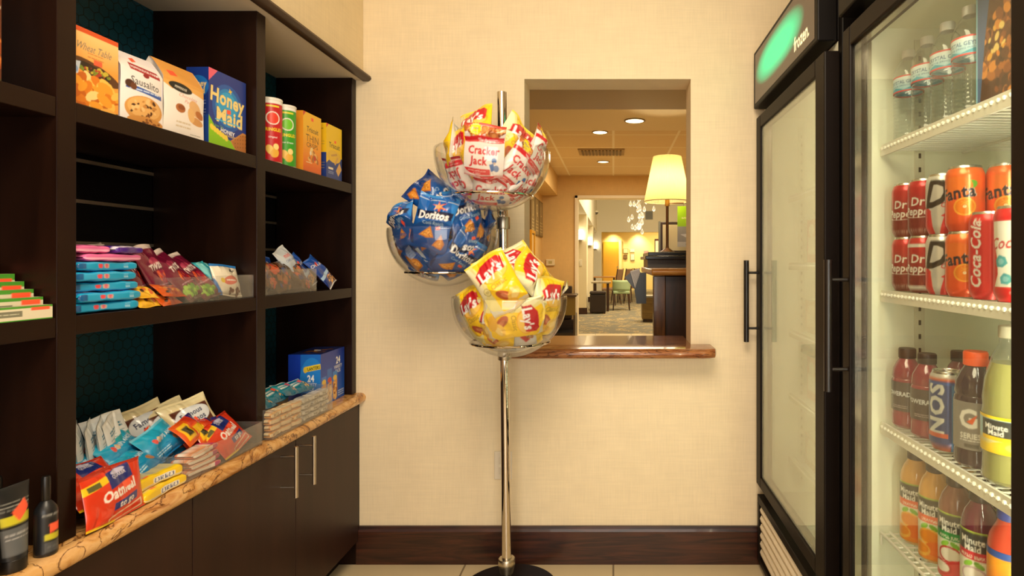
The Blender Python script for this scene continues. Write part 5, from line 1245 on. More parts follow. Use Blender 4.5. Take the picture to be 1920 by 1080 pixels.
# water bottles
r = .0325; pr = [(0, .002), (r * .8, 0), (r, .006)]
for i in range(12): z = .012 + i * .0085; pr += [(r, z), (r * .955, z + .004)]
pr += [(r, .116), (r, .158), (r * .93, .168), (r * .7, .184), (r * .44, .194), (.0125, .198), (.0125, .203)]
a = Art(204, 40, '#cfe8ee', 1.1); a.grad('#8cc8d8', '#e8f2f4').rect(0, 0, 204, 3.5, '#d84848').rect(0, 36.5, 204, 40, '#d84848')
for cx in (51, 153): a.text('CRYSTAL GEYSER', cx, 24, 11.5, '#1c5c90', 0, 0, .85, .04).text('ALPINE SPRING WATER', cx, 15, 6, '#3c6c98').poly([(cx - 40, 4), (cx - 20, 12), (cx, 5), (cx + 24, 13), (cx + 44, 4)], '#3ca0b8')
CAPW = pm('cap_white', '#e8e6de', .4)
WAT = bottle_proto('water_bottle', pr, PET, a, (.112, .150), r + .0006, CAPW, [(.0135, .196), (.0145, .197), (.0145, .2125), (.0135, .214), (0, .214)])
LW = ['water bottle farthest from the camera on the top refrigerator shelf', 'second water bottle from the far side wall on the top shelf', 'third water bottle from the far side wall on the top shelf', 'water bottle next to the brown cola picture carton on the top shelf']
for i, Y in enumerate((1.372, 1.290, 1.212, 1.135)): stand_up(WAT, .70, Y, Z1 + .0105, (-45, -32, -38, -60)[i], LW[i], 'bottle', 'water bottles on the top refrigerator shelf')
# cola picture carton
a = Art(250, 260, '#5a3420', .8); a.grad('#4c2a1c', '#70482e').food(125, 90, 110, 80, ['#8a4c24', '#b0682c', '#5c3018', '#e09038', '#402418', '#6a3c24'], 240, 11, 4)
a.food(60, 110, 50, 30, ['#f0b040', '#e88c28', '#f8d880'], 14, 7, 6).poly([(30, 260), (70, 180), (130, 150), (250, 130), (250, 176), (140, 200), (110, 260)], '#7c78a0').poly([(60, 260), (90, 200), (150, 176), (250, 160), (250, 170), (150, 196), (104, 260)], '#a8a4bc').poly([(0, 0), (12, 0), (30, 120), (60, 260), (0, 260)], '#4c6c9c')
a.rect(0, 0, 5, 260, '#8ccbe8')
o = bpy.data.objects.new('drink_carton', carton(.215, .10, .27, a, '#7cb0d0', top='#4c2a1c')); COL.objects.link(o); o.location = (.735, .985, Z1 + .0104); o.rotation_euler = (0, 0, R); tag(o, 'brown carton with fizzing cola picture and pale blue edge on the top refrigerator shelf', 'carton')
# sport drinks
def sport(name, liqc, lab, lr, lzz, h, r, capm, rib=True):
    pr = [(0, .002), (r * .85, 0), (r, .006), (r, .03), (r * .97, .034), (r, .038), (r, h * .60), (r * .94, h * .62), (r * .99, h * .645), (r * .92, h * .74), (r * .70, h * .82), (r * .54, h * .86), (r * .5, h * .885)]
    return bottle_proto(name, pr, liquid(name + '_drink', liqc), lab, lzz, r + .0007, capm, [(r * .52, h * .875), (r * .58, h * .88), (r * .58, h * .985), (r * .53, h), (0, h)])
a = Art(200, 70, '#3c2a2e', 1.0)
for cx in (50, 150): a.text('POWERADE', cx, 42, 14.5, '#d8dce0', 0, .0, .82, .05).lines(cx - 14, cx + 20, [12, 8], 1.6, '#b0a0a0')
CAPD = pm('cap_dark', '#30201c', .45)
PWR = sport('sport_drink_bottle', '#8c1c34', a, 0, (.04, .108), .185, .0335, CAPD)
GPW = 'dark red sport drink bottles on the third shelf'
zz = Z3 + .0105
for X, Y, tn, lb in [(.70, 1.378, -62, 'dark red sport drink bottle nearest the far side wall on the third shelf'), (.705, 1.300, -50, 'second dark red sport drink bottle, directly left of the blue tall can'), (.80, 1.335, 40, 'dark red sport drink bottle in the second row at the left'), (.80, 1.255, 20, 'dark red sport drink bottle in the second row behind the blue tall can'), (.79, 1.165, 10, 'dark red sport drink bottle in the second row behind the orange cap'), (.80, 1.075, 0, 'dark red sport drink bottle in the second row behind the lemonade')]:
    stand_up(PWR, X, Y, zz, tn, lb, 'bottle', GPW)
a = Art(207, 158, '#20408c', 1.0)
for cx in (52, 155):
    a.rect(cx - 48, 0, cx + 14, 140, '#1c3c84').text('NOS', cx - 14, 84, 44, '#e0e4e4', 90, 0, 1.15, .12).rect(cx - 48, 0, cx + 50, 8, '#c0502c').rect(cx - 40, 24, cx + 10, 34, '#d85830')
    a.rect(cx + 16, 0, cx + 22, 140, '#2c80c4').rect(cx + 24, 8, cx + 32, 136, '#e07038').rect(cx + 34, 0, cx + 38, 140, '#4ca0d8')
    a.rect(cx - 50, 142, cx + 52, 150, '#d86838')
a.rect(0, 150, 207, 158, '#c8c4bc').rect(0, 136, 207, 141, '#3058a8')
NOS = can_proto('energy_drink_can', a, .0340, .163)
stand_up(NOS, .700, 1.213, zz, -44, 'tall dark blue energy drink can with silver lettering on the third shelf', 'can', None)
a = Art(230, 82, '#8a8480', 1.0)
for cx in (57, 172): a.text('G', cx - 6, 54, 44, '#f0eeea', 0, 0, 1.0, .14).poly([(cx - 8, 48), (cx + 10, 62), (cx + 2, 44)], '#f06020').text('SERIES', cx - 2, 24, 13, '#f0eeea', 0, 0, .95, .05).lines(cx - 20, cx + 16, [15], 2, '#e0dcd8').text('PERFORM', cx + 32, 44, 10, '#5a5450', 90, 0, 1, .02).rect(cx - 12, 4, cx + 12, 10, '#5c5650')
GAT = sport('sports_drink', '#38202c', a, 0, (.035, .125), .218, .037, pm('cap_orange', '#f2602c', .4))
stand_up(GAT, .700, 1.118, zz, -42, 'dark purple sports drink bottle with bright orange cap on the third shelf', 'bottle', None)
# lemonade
r = .045; pr = [(0, .002), (r * .85, 0), (r, .008), (r * .98, .05), (r, .056), (r, .125), (r * .97, .135), (r * .99, .15), (r * .9, .185), (r * .62, .225), (r * .38, .245), (.016, .262), (.016, .27)]
a = Art(283, 75, '#f2d428', .9); a.grad('#f4d01c', '#a8d4e4', .2, .5)
for cx in (70, 212): a.rect(cx - 50, 34, cx + 4, 68, '#2c3030').text('Minute', cx - 23, 54, 15, '#f2f0ea', 0, 0, .9, .05).text('Maid', cx - 23, 42, 15, '#f2f0ea', 0, 0, .9, .05).rect(cx - 50, 26, cx + 4, 34, '#f2c818').ell(cx + 6, 14, 40, 13, '#f4d030').ell(cx + 14, 16, 22, 9, '#f8e468').ell(cx + 8, 24, 8, 5, '#4a9830', 30).ell(cx + 18, 10, 7, 5, '#3c8828', -40)
a.rect(0, 0, 283, 5, '#f2cc1c').rect(0, 69, 283, 75, '#f4d01c')
LEM = bottle_proto('lemonade_bottle', pr, PET, a, (.058, .122), r + .0007, pm('cap_yellowgreen', '#cfc8b0', .4), [(.0175, .256), (.019, .258), (.019, .276), (.0175, .278), (0, .278)], inner=([(0, .004), (r * .83, .003), (r * .975, .010), (r * .955, .05), (r * .975, .056), (r * .975, .125), (r * .95, .135), (r * .965, .15), (r * .87, .185), (r * .66, .212), (0, .212)], liquid('lemonade', '#aaa45c', .1)))
stand_up(LEM, .703, 1.024, zz, -34, 'large lemonade bottle with yellow label at the near end of the third shelf', 'bottle', None)
# juice bottles on the wire shelf
def juice(nm, c1, c2, band, words, fruit, liq):
    a = Art(210, 130, '#efe9d8', 1.0); a.grad(c1, '#eef0dc', .05, .5)
    for cx in (52, 157):
        a.rect(cx - 48, 92, cx + 36, 126, '#3c3a34').text('Minute', cx - 6, 112, 17, '#f2f0ea', 0, 0, .9, .05).text('Maid', cx - 6, 98, 17, '#f2f0ea', 0, 0, .9, .05)
        a.rect(cx - 48, 76, cx + 40, 92, band).text(words, cx - 4, 83, 9, '#f8f0e0', 0, 0, .9, .03).ell(cx - 14, 68, 10, 5, '#8cc83c', 30).ell(cx + 6, 68, 10, 5, '#7ab830', -30)
        a.ell(cx - 4, 48, 24, 17, fruit[0]).ell(cx - 4, 48, 20, 13, fruit[1]).ell(cx + 14, 24, 26, 16, fruit[2]).ell(cx - 24, 18, 24, 15, fruit[0]).ell(cx - 22, 20, 18, 10, fruit[1])
    a.rect(0, 126, 210, 130, '#a8b848')
    r = .0335; pr = [(0, .002), (r * .85, 0), (r, .006), (r, .150), (r * .96, .158), (r * .8, .175), (r * .55, .188), (r * .46, .196), (r * .46, .2)]
    return bottle_proto(nm, pr, liquid(nm + liq[1:], liq), a, (.008, .142), r + .0007, CAPD, [(r * .5, .192), (r * .56, .194), (r * .56, .212), (r * .52, .214), (0, .214)])
OJ = juice('juice_bottle', '#f08c1c', '', '#f06a38', 'ORANGE', ('#f8b848', '#f09018', '#f07818'), '#e0a858')
AJ = juice('juice_bottle', '#d83030', '', '#1c9440', 'APPLE JUICE', ('#c02028', '#e8e0d0', '#d82c30'), '#8c5a48')
BJ = juice('juice_bottle', '#e8dcd8', '', '#d02c38', 'MIXED BERRY', ('#c8a8b0', '#f0e8e0', '#a82040'), '#6a2838')
GJ = juice('juice_bottle', '#7c6878', '', '#4c3c50', 'GRAPE', ('#6a4c78', '#8a6c98', '#4c3060'), '#3a1c20')
GJU = 'juice bottles on the wire shelf'; zj = Z4 + .0042
for p, X, Y, tn, lb in [(OJ, .715, 1.368, -44, 'orange juice bottle nearest the far side wall on the wire shelf'), (OJ, .715, 1.285, -44, 'second orange juice bottle on the wire shelf'), (AJ, .715, 1.206, -44, 'apple juice bottle with green band on the wire shelf'), (BJ, .715, 1.128, -44, 'berry juice bottle with red band on the wire shelf'), (GJ, .80, 1.135, 60, 'dark grape juice bottle behind the berry juice'), (OJ, .80, 1.33, 30, 'orange juice bottle in the second row on the wire shelf'), (GJ, .80, 1.24, 30, 'dark grape juice bottle in the second row behind the apple juice')]:
    stand_up(p, X, Y, zj, tn, lb, 'bottle', GJU)
a = Art(210, 130, '#e8402c', 1.0); a.grad('#c82038', '#f8a028', .2, .8).rect(0, 118, 210, 130, '#2c4c98')
for cx in (52, 157): a.poly([(cx - 10, 30), (cx + 6, 110), (cx + 20, 60), (cx + 10, 20)], '#f8b020').text('FUZE', cx, 18, 28, '#f4f0f0', 0, 0, 1, .08, '#201828', .05)
r = .0335
FZ = bottle_proto('juice_bottle', [(0, .002), (r * .85, 0), (r, .006), (r, .150), (r * .9, .165), (r * .55, .188), (r * .46, .2)], liquid('punch_drink', '#c84830'), a, (.008, .142), r + .0007, pm('cap_blue', '#2c3c8c', .4), [(r * .5, .192), (r * .56, .194), (r * .56, .212), (r * .52, .214), (0, .214)])
stand_up(FZ, .715, 1.046, zj, -40, 'red and yellow fruit drink bottle at the near end of the wire shelf', 'bottle', GJU)
# frozen goods seen dimly through the misted door
fz = [('#d86a58', '#f0e8d8', .10, .16), ('#c8b060', '#e8dcb0', .12, .09), ('#b87848', '#e0c8a0', .14, .12), ('#8ca860', '#d8e0c0', .16, .06), ('#a86840', '#d8c0a8', .13, .11)]
k = 0
for si, (z, cnt) in enumerate(((1.235, 2), (.97, 3), (.72, 2), (.47, 2))):
    for j in range(cnt):
        c0, c1, w, h = fz[k % 5]; a = Art(100, 100, c0, .4); a.rect(10, 20, 90, 60, c1).ell(50, 75, 30, 14, c1)
        me = carton(w, .12, h, a, c0, top=c1); o = bpy.data.objects.new('frozen_food_box', me); COL.objects.link(o); o.location = (.80, 2.16 - j * .17, z + .0105 if z != .47 else z + .0042); o.rotation_euler = (0, 0, R); k += 1
        tag(o, '%s box %s inside the misted freezer' % (['red and white', 'mustard', 'brown', 'green', 'tan'][(k - 1) % 5], ['on the second shelf', 'on the third shelf', 'on the fourth shelf', 'on the lowest wire shelf'][si] + (' nearest the back wall' if j == 0 else ' in the middle' if j == 1 else ' nearest the camera')), 'box', 'frozen food in the freezer')
# ================================================================ hall, lobby and lounge seen through the opening
HW = wallpaper('hall_wallpaper', '#e2bd7c'); LW_ = pm('lobby_wall', '#f4ead0', .7); CE = pm('hall_ceiling_paint', '#eddcb4', .7)
YEL = pm('lounge_wall', '#ecd490', .7)
def tiles():
    m, nt, b = _mat('ceiling_tile'); b.inputs['Roughness'].default_value = .8
    tc = nt.nodes.new('ShaderNodeTexCoord'); br = nt.nodes.new('ShaderNodeTexBrick'); nt.links.new(tc.outputs['Object'], br.inputs['Vector']); br.offset = 0
    br.inputs['Color1'].default_value = (*lin('#e6cf9f'), 1); br.inputs['Color2'].default_value = (*lin('#e0c897'), 1); br.inputs['Mortar'].default_value = (*lin('#f6ecd0'), 1)
    br.inputs['Scale'].default_value = 1; br.inputs['Mortar Size'].default_value = .012; br.inputs['Brick Width'].default_value = .61; br.inputs['Row Height'].default_value = .61
    nt.links.new(br.outputs['Color'], b.inputs['Base Color']); return m
def carpet():
    m, nt, b = _mat('patterned_carpet'); b.inputs['Roughness'].default_value = .95
    tc = nt.nodes.new('ShaderNodeTexCoord'); n = nt.nodes.new('ShaderNodeTexVoronoi'); n.inputs['Scale'].default_value = 4.5; nt.links.new(tc.outputs['Object'], n.inputs['Vector'])
    w = nt.nodes.new('ShaderNodeTexNoise'); w.inputs['Scale'].default_value = 9; w.inputs['Distortion'].default_value = 2; nt.links.new(tc.outputs['Object'], w.inputs['Vector'])
    mx = nt.nodes.new('ShaderNodeMath'); mx.operation = 'ADD'; nt.links.new(n.outputs['Distance'], mx.inputs[0]); nt.links.new(w.outputs['Fac'], mx.inputs[1])
    r = nt.nodes.new('ShaderNodeValToRGB'); cr = r.color_ramp; cr.interpolation = 'CONSTANT'
    while len(cr.elements) < 4: cr.elements.new(.5)
    for e, (p, c) in zip(cr.elements, ((0, '#b8a47c'), (.60, '#5c5440'), (.76, '#a08858'), (.92, '#6c6450'))): e.position = p; e.color = (*lin(c), 1)
    nt.links.new(mx.outputs[0], r.inputs[0]); nt.links.new(r.outputs[0], b.inputs['Base Color']); return m
DARKW = woodgrain('dark_walnut', '#24120a', '#4a2814', .3, (6, 6, 1.5)); HONEY = woodgrain('honey_wood', '#a86a2c', '#d09a50', .3, (1.5, 8, 8))
struct(M().box((-1.6, 2.62, -.1), (2.2, 10.0, -.0005)).build('floor', FLOOR))
struct(M().box((-3, 10.0, -.1), (5, 27, .0)).build('floor', carpet()))
struct(M().box((-1.12, 2.551, 0), (-1.0, 8.1, 2.8)).build('wall_hall_left', HW))
m = M(); m.box((-1.6, 8.1, 0), (-.5375, 8.26, 2.8)); m.box((-.5375, 8.1, 2.17), (1.9, 8.26, 2.8)); m.box((1.9, 8.1, 0), (2.2, 8.26, 2.8)); struct(m.build('wall_hall_end', HW))
struct(M().box((2.05, 2.551, 0), (2.2, 8.1, 2.8)).build('wall_hall_right', HW))
m = M(); m.box((-.5375, 8.06, 0), (-.495, 8.28, 2.17)); m.box((-.5375, 8.06, 2.13), (1.9, 8.28, 2.17)); struct(m.build('trim_5', pm('door_casing_white', '#f2e6c8', .5), bevel=.004))
struct(M().box((-1.12, 2.551, 2.8), (2.2, 4.20, 2.88)).build('ceiling', CE))
struct(M().box((-1.0, 4.19, 2.35), (2.05, 4.87, 2.8)).build('trim_6', CE))
struct(M().box((-1.12, 4.871, 2.45), (2.2, 8.0995, 2.54)).build('ceiling', tiles()))
struct(M().box((-.9995, 4.871, 2.17), (-.78, 8.0995, 2.4495)).build('trim_7', HW))
struct(M().box((-3, 8.27, 5.0), (5, 22.2, 5.1)).build('ceiling', LW_))
struct(M().box((-1.75, 8.27, 0), (-1.6, 27, 5)).build('wall_lobby_left', LW_))
struct(M().box((-1.5995, 9.2, 2.36), (-.63, 21.999, 4.9995)).build('trim_8', LW_))
for k, y in enumerate((13.7, 17.9)):
    struct(M().box((-1.5995, y, .0), (-.632, y + .7, 2.3595)).build('wall_lobby_pier', pm('pier_paint', '#ecdcb4', .7)))
    struct(M().box((-1.5995, y - .02, .0005), (-.615, y - .0005, .15)).build('baseboard_lobby', DARKW))
m = M(); m.box((-1.6, 22, 0), (-.45, 22.2, 5)); m.box((-.45, 22, 2.365), (2.6, 22.2, 5)); m.box((2.6, 22, 0), (5, 22.2, 5)); struct(m.build('wall_lobby_far', LW_))
struct(M().box((4.8, 8.27, 0), (5, 27, 5)).build('wall_lobby_right', LW_))
struct(M().box((-1.6, 25.6, 0), (4.8, 25.8, 3)).build('wall_lounge_far', YEL))
struct(M().box((-1.6, 22.2, 2.75), (4.8, 25.6, 2.85)).build('ceiling', YEL))
t = struct(M().box((-.45, 25.54, 0.0005), (.24, 25.599, 2.12)).build('door_1', pm('honey_door', '#e0a838', .4), bevel=.01)); M().lathe([(0, 0), (.03, 0), (.03, .05), (0, .06)], 12, (.18, 25.535, 1.0), 'y').build('door_knob', NICKEL, t)
struct(M().box((.24, 25.52, 0.0005), (.36, 25.599, 2.2)).build('trim_9', pm('lounge_casing', '#f6e6b0', .5)))
def P3(px, py, Y): return ((px - 1150) * Y / 1085, Y, 1.25 - (py - 490) * Y / 1085)
# recessed ceiling lights: trim ring and glowing lens
def downlight(px, py, zc, r, label, s=14, power=0):
    Y = (zc - 1.25) * 1085 / (490 - py); x = (px - 1150) * Y / 1085
    t = root('recessed_light', label, 'ceiling light', (x, Y, zc), group='recessed lights beyond the opening')
    m = M(); m.lathe([(r * .86, -.001), (r * .88, -.008), (r, -.006), (r * 1.02, -.0005), (r * .86, -.0005)], 40); m.build('trim_ring', pm('ring_bronze', '#8c7440', .4, .6), t, auto=True)
    m = M(); m.lathe([(0, -.004), (r * .86, -.004), (r * .86, -.001), (0, -.001)], 40); m.build('lens', emitter('downlight_lens', '#fff2c8', s), t)
    if power:
        d = bpy.data.lights.new('spot', 'SPOT'); d.energy = power; d.color = (1, .85, .6); d.spot_size = 2.2; d.spot_blend = .6; d.shadow_soft_size = .08
        o = bpy.data.objects.new('spot', d); COL.objects.link(o); o.location = (x, Y, zc - .03)
downlight(1190, 226, 2.35, .082, 'large recessed light nearest the opening in the dropped ceiling band', 4, 12)
downlight(1125, 247.5, 2.45, .075, 'recessed light left, just past the dropped band', 6)
downlight(1131, 303, 2.45, .075, 'small recessed light behind the ceiling vent', 3, 20)
t = root('ceiling_vent', 'dark rectangular vent grille in the tiled ceiling', 'vent', (-.13, 6.33, 2.4495))
m = M(); m.box((-.25, -.17, -.012), (.25, .17, 0)); m.build('vent_frame', pm('vent_gold', '#b09258', .5), t, bevel=.002)
m = M()
for i in range(12): m.box((-.215 + i * .0375, -.14, -.020), (-.195 + i * .0375, .14, -.0125))
m.build('vent_slat', pm('vent_bronze', '#7c6434', .5, .3), t)
# framed signs and mirror on the hall wall
for k, (y0, y1, ch, lb) in enumerate([(6.92, 7.22, 'J', 'nearest of three dark framed signs on the hall wall'), (7.27, 7.62, 'Q', 'middle one of three dark framed signs on the hall wall'), (7.67, 8.05, 'L', 'farthest of three dark framed signs on the hall wall')]):
    t = root('wall_sign', lb, 'sign', (-1.0, (y0 + y1) / 2, 1.80), group='dark framed signs on the hall wall'); w = (y1 - y0) / 2
    m = M(); m.box((0.0005, -w, -.22), (.02, w, .26)); m.build('sign_board', pm('sign_brown', '#6c5830', .5), t, bevel=.004)
    a = Art(w * 200, 44, '#7c6c44', 4); a.text(ch, w * 100, 32, 20, '#f0e0b0').lines(4, w * 200 - 4, [16, 12, 8, 4], 1, '#d8c898')
    m = M(); flat(m, (.0206, -w + .02, -.2), (0, 2 * w - .04, 0), (0, 0, .44), a); link('sign_face', m.mesh('sign_face', MAT['label']), t)
t = root('gilt_frame', 'narrow golden frame hanging below the dark signs on the hall wall', 'picture frame', (-1.0, 7.05, 1.3))
m = M(); m.box((.0005, -.16, -.33), (.03, -.12, .33)); m.box((.0005, .12, -.33), (.03, .16, .33)); m.box((.0005, -.12, .29), (.03, .12, .33)); m.box((.0005, -.12, -.33), (.03, .12, -.29)); m.build('frame', pm('gilt', '#d8a430', .35, .5), t, bevel=.006)
M().box((.0005, -.12, -.29), (.012, .12, .29)).build('picture', pm('picture_tan', '#d8b880', .4), t)
t = root('thermostat', 'white thermostat on the tan hall wall', 'thermostat', (-.88, 8.0995, 1.235))
M().box((-.06, -.028, -.045), (.06, 0, .045)).build('housing', pm('thermo_white', '#e8d8b0', .4), t, bevel=.006)
M().box((-.025, -.0295, -.018), (.025, -.0285, .02)).build('display', pm('thermo_lcd', '#c0b070', .3), t)
# outlet on pier, sconces
t = root('wall_switch', 'white switch plate on the lobby pier', 'switch', (-.80, 13.6995, 1.22)); M().box((-.06, -.01, -.08), (.06, 0, .08)).build('cover_plate', pm('plate_white', '#f0e6cc', .4), t, bevel=.004); M().box((-.015, -.02, -.03), (.015, -.0102, .03)).build('toggle', pm('toggle_white', '#e0d4b8', .4), t)
GLOW = emitter('sconce_glass', '#fff6dc', 9)
for k, (x, y, z) in enumerate([(-.79, 13.70, 1.87), (-.735, 17.90, 1.86), (-.70, 22.0, 1.84)]):
    t = root('wall_sconce', ['nearest twin tube wall sconce on the first lobby pier', 'second twin tube wall sconce further down the lobby', 'farthest twin tube wall sconce beside the lounge opening'][k], 'sconce', (x, y - .0005, z), group='twin tube sconces along the lobby')
    M().box((-.05, -.03, -.13), (.05, 0, -.09)).build('wall_bracket', NICKEL, t, bevel=.004)
    for s in (-.045, .045): m = M(); m.cyl((s, -.075, -.11), .028, .23, 16); m.build('glass_tube', GLOW, t, auto=True)
    M().box((-.08, -.10, -.125), (.08, -.03, -.111)).build('arm', NICKEL, t)
t = root('security_camera', 'small white dome camera high on the lobby wall', 'camera', (-.58, 20.5, 2.98)); M().lathe([(.0, 0), (.10, 0), (.10, .06), (0, .06)], 20, (-.04, 0, .0)).build('mount', LW_, t); M().lathe([(0, -.08), (.05, -.065), (.08, -.02), (.085, 0), (0, 0)], 20, (-.04, 0, 0)).build('dome', pm('dome_smoke', '#6c6454', .15), t, auto=True)
t = root('wall_vent', 'grey square vent on the white wall above the lounge opening', 'vent', (1.36, 21.9995, 3.0)); M().box((-.14, -.02, -.16), (.14, 0, .16)).build('vent_frame', pm('vent_grey', '#8c8a80', .5), t, bevel=.004); m = M(); [m.box((-.12, -.026, -.14 + i * .035), (.12, -.0205, -.125 + i * .035)) for i in range(8)]; m.build('vent_slat', pm('vent_grey2', '#77756c', .5), t)
# crystal pendant
t = root('crystal_chandelier', 'cascading chandelier of clear glass drops above the lobby', 'chandelier', (.58, 12, 2.6))
XT = pm('crystal_glass', '#ffffff', .05, trans=1.0, emit='#fff6d8', es=.12); rd = random.Random(5)
for k in range(26):
    px, py = rd.choice([(1184, 0), (1192, 0), (1200, 0), (1206, 0), (1212, 0), (1197, 0)])[0] + rd.uniform(-3, 3), rd.uniform(368, 428)
    if k == 0: px, py = 1204, 433
    if k == 1: px, py = 1226, 390
    if k == 2: px, py = 1179, 410
    x, y, z = P3(px, py, 12 + rd.uniform(-.25, .25)); h = .13; r = .034
    m = M(); m.lathe([(.0005, -h * .6), (r * .7, -h * .45), (r, -h * .25), (r * .8, 0), (r * .25, h * .3), (.002, h * .45)], 8, (x - .58, y - 12, z - 2.6)); d = m.build('glass_drop', XT, t)
    m = M(); m.tube([(x - .58, y - 12, z - 2.6 + h * .45), (x - .58, y - 12, 2.395)], .0025, 5); m.build('cord', NICKEL, d)
M().lathe([(0, 2.35), (.35, 2.35), (.35, 2.3995), (0, 2.3995)], 32).build('ceiling_plate', NICKEL, t)
# lounge back wall pieces
def wallpic(px0, py0, px1, py1, Y, frame, face, label, cat='picture'):
    x0, _, z1 = P3(px0, py0, Y); x1, _, z0 = P3(px1, py1, Y); xm, zm = (x0 + x1) / 2, (z0 + z1) / 2; w, h = (x1 - x0) / 2, (z1 - z0) / 2
    t = root('framed_picture', label, cat, (xm, 25.5995, zm), group='small frames on the lounge wall')
    M().box((-w, -.03, -h), (w, 0, h)).build('frame', pm('pf' + frame, frame, .5), t, bevel=.004); M().box((-w * .8, -.033, -h * .8), (w * .8, -.0305, h * .8)).build('picture', pm('pp' + face, face, .5), t)
wallpic(1168.5, 466, 1178, 475, 25.6, '#a08858', '#e0cc98', 'framed certificate beside the lounge door, upper left of four')
wallpic(1169, 478, 1176, 486, 25.6, '#4a3018', '#7a5a34', 'small dark plaque under the framed certificate')
wallpic(1181, 467, 1190, 473, 25.6, '#e0d0a0', '#f0e4c0', 'pale notice, upper right of the four lounge wall frames')
wallpic(1182, 475.5, 1190, 488.5, 25.6, '#a89878', '#ecdfc0', 'pale framed notice, lower right of the four lounge wall frames')
wallpic(1207, 470, 1216, 484, 25.6, '#d88080', '#d88080', 'pink poster on the lounge wall left of the reception desk')
wallpic(1227.5, 448, 1240, 484, 25.6, '#4a1c14', '#ece4d8', 'tall dark framed picture on the lounge wall at the right')
for px in (1150, 1197):
    x, y, z = P3(px, 452, 25.3); d = bpy.data.lights.new('wallwash', 'SPOT'); d.energy = 220; d.color = (1, .86, .5); d.spot_size = 1.6; d.spot_blend = 1; d.shadow_soft_size = .1
    o = bpy.data.objects.new('wallwash', d); COL.objects.link(o); o.location = (x, 25.2, 2.7); o.rotation_euler = (math.radians(12), 0, 0)
# tables and chairs of the lounge
def table(x0, x1, y0, y1, z, label, mat):
    t = root('dining_table', label, 'table', ((x0 + x1) / 2, (y0 + y1) / 2, 0)); w, d = (x1 - x0) / 2, (y1 - y0) / 2
    M().box((-w, -d, z - .04), (w, d, z)).build('table_top', mat, t, bevel=.006)
    for sx in (-1, 1):
        for sy in (-1, 1): M().box((sx * (w - .08) - .03, sy * (d - .08) - .03, .0005), (sx * (w - .08) + .03, sy * (d - .08) + .03, z - .0405)).build('leg', DARKW, t)
table(-.55, -.06, 14.4, 15.2, .74, 'lobby table with stone top beside the dark ottoman', stone('table_stone', [(.3, '#6c5c44'), (.6, '#a89878')], .3, 20))
table(-.70, .10, 18.6, 19.4, .76, 'farther lounge table behind the green chair', HONEY)
t = root('ottoman', 'black leather cube ottoman on the carpet next to the lobby pier', 'ottoman', (-.37, 13.95, 0)); LE = pm('black_leather', '#2a1e18', .4)
M().box((-.19, -.19, .03), (.19, .19, .46)).build('body', LE, t, bevel=.02); M().box((-.195, -.195, .462), (.195, .195, .53)).build('cushion', LE, t, bevel=.02)
for sx in (-1, 1):
    for sy in (-1, 1): M().box((sx * .16 - .02, sy * .16 - .02, .0005), (sx * .16 + .02, sy * .16 + .02, .0295)).build('foot', DARKW, t)
def chair(x, y, rz, label, back, green, grp=None):
    t = root('dining_chair', label, 'chair', (x, y, 0), (0, 0, math.radians(rz)), grp)
    M().box((-.21, -.21, .42), (.21, .21, .49)).build('seat', back, t, bevel=.02)
    if green:
        u, v = uvgrid(20, 6); a = PI * (u * 1.0); m = M()
        for rr in (.23, .20): P = np.stack([rr * np.cos(a), -.02 - (rr - .02) * np.sin(a), .50 + v * .27], -1); m.sheet(P)
        m.build('backrest', back, t, True).modifiers.new('solid', 'SOLIDIFY').thickness = .015
    else:
        m = M(); P = [(-.19, .50), (-.20, .52), (-.30, 1.02), (-.27, 1.03), (-.17, .52)]; m.prism(P, 'x', -.19, .19); m.build('backrest', back, t, bevel=.008)
        for s in (-1, 1): m = M(); m.tube([(s * .205, -.19, .42), (s * .205, -.29, 1.04)], .016, 8); m.build('back_post', DARKW, t)
    for sx in (-1, 1):
        for sy in (-1, 1): m = M(); m.tube([(sx * .18, sy * .17, .42), (sx * .21, sy * .22, .0005)], [.022, .013], 8); m.build('leg', DARKW, t)
chair(.205, 14.9, 0, 'green round-backed chair with dark legs in the lobby', pm('green_cloth', '#9cae82', .7), True)
BRW = pm('brown_upholstery', '#8c6a4c', .6)
for k, (x, y, rz) in enumerate([(-.06, 16.6, 66), (.22, 17.25, 62), (.46, 17.9, 64)]):
    chair(x, y, rz, ['leftmost high-backed brown chair behind the green chair', 'middle high-backed brown chair behind the green chair', 'rightmost high-backed brown chair behind the green chair'][k], BRW, False, 'high-backed brown chairs in the lobby')
# wooden stand on the carpet
t = root('side_cabinet', 'small olive brown wooden cabinet on the carpet left of the reception desk', 'cabinet', (.76, 12.1, 0)); M().box((-.17, -.2, .06), (.22, .2, .50)).build('carcass', woodgrain('olive_wood', '#6a5426', '#8c7238', .4), t, bevel=.004); M().box((-.15, -.18, .0005), (.2, .18, .0595)).build('plinth', DARKW, t)
M().box((-.19, -.22, .5005), (.24, .22, .54)).build('top', pm('grey_top', '#8c8c84', .3), t, bevel=.004)
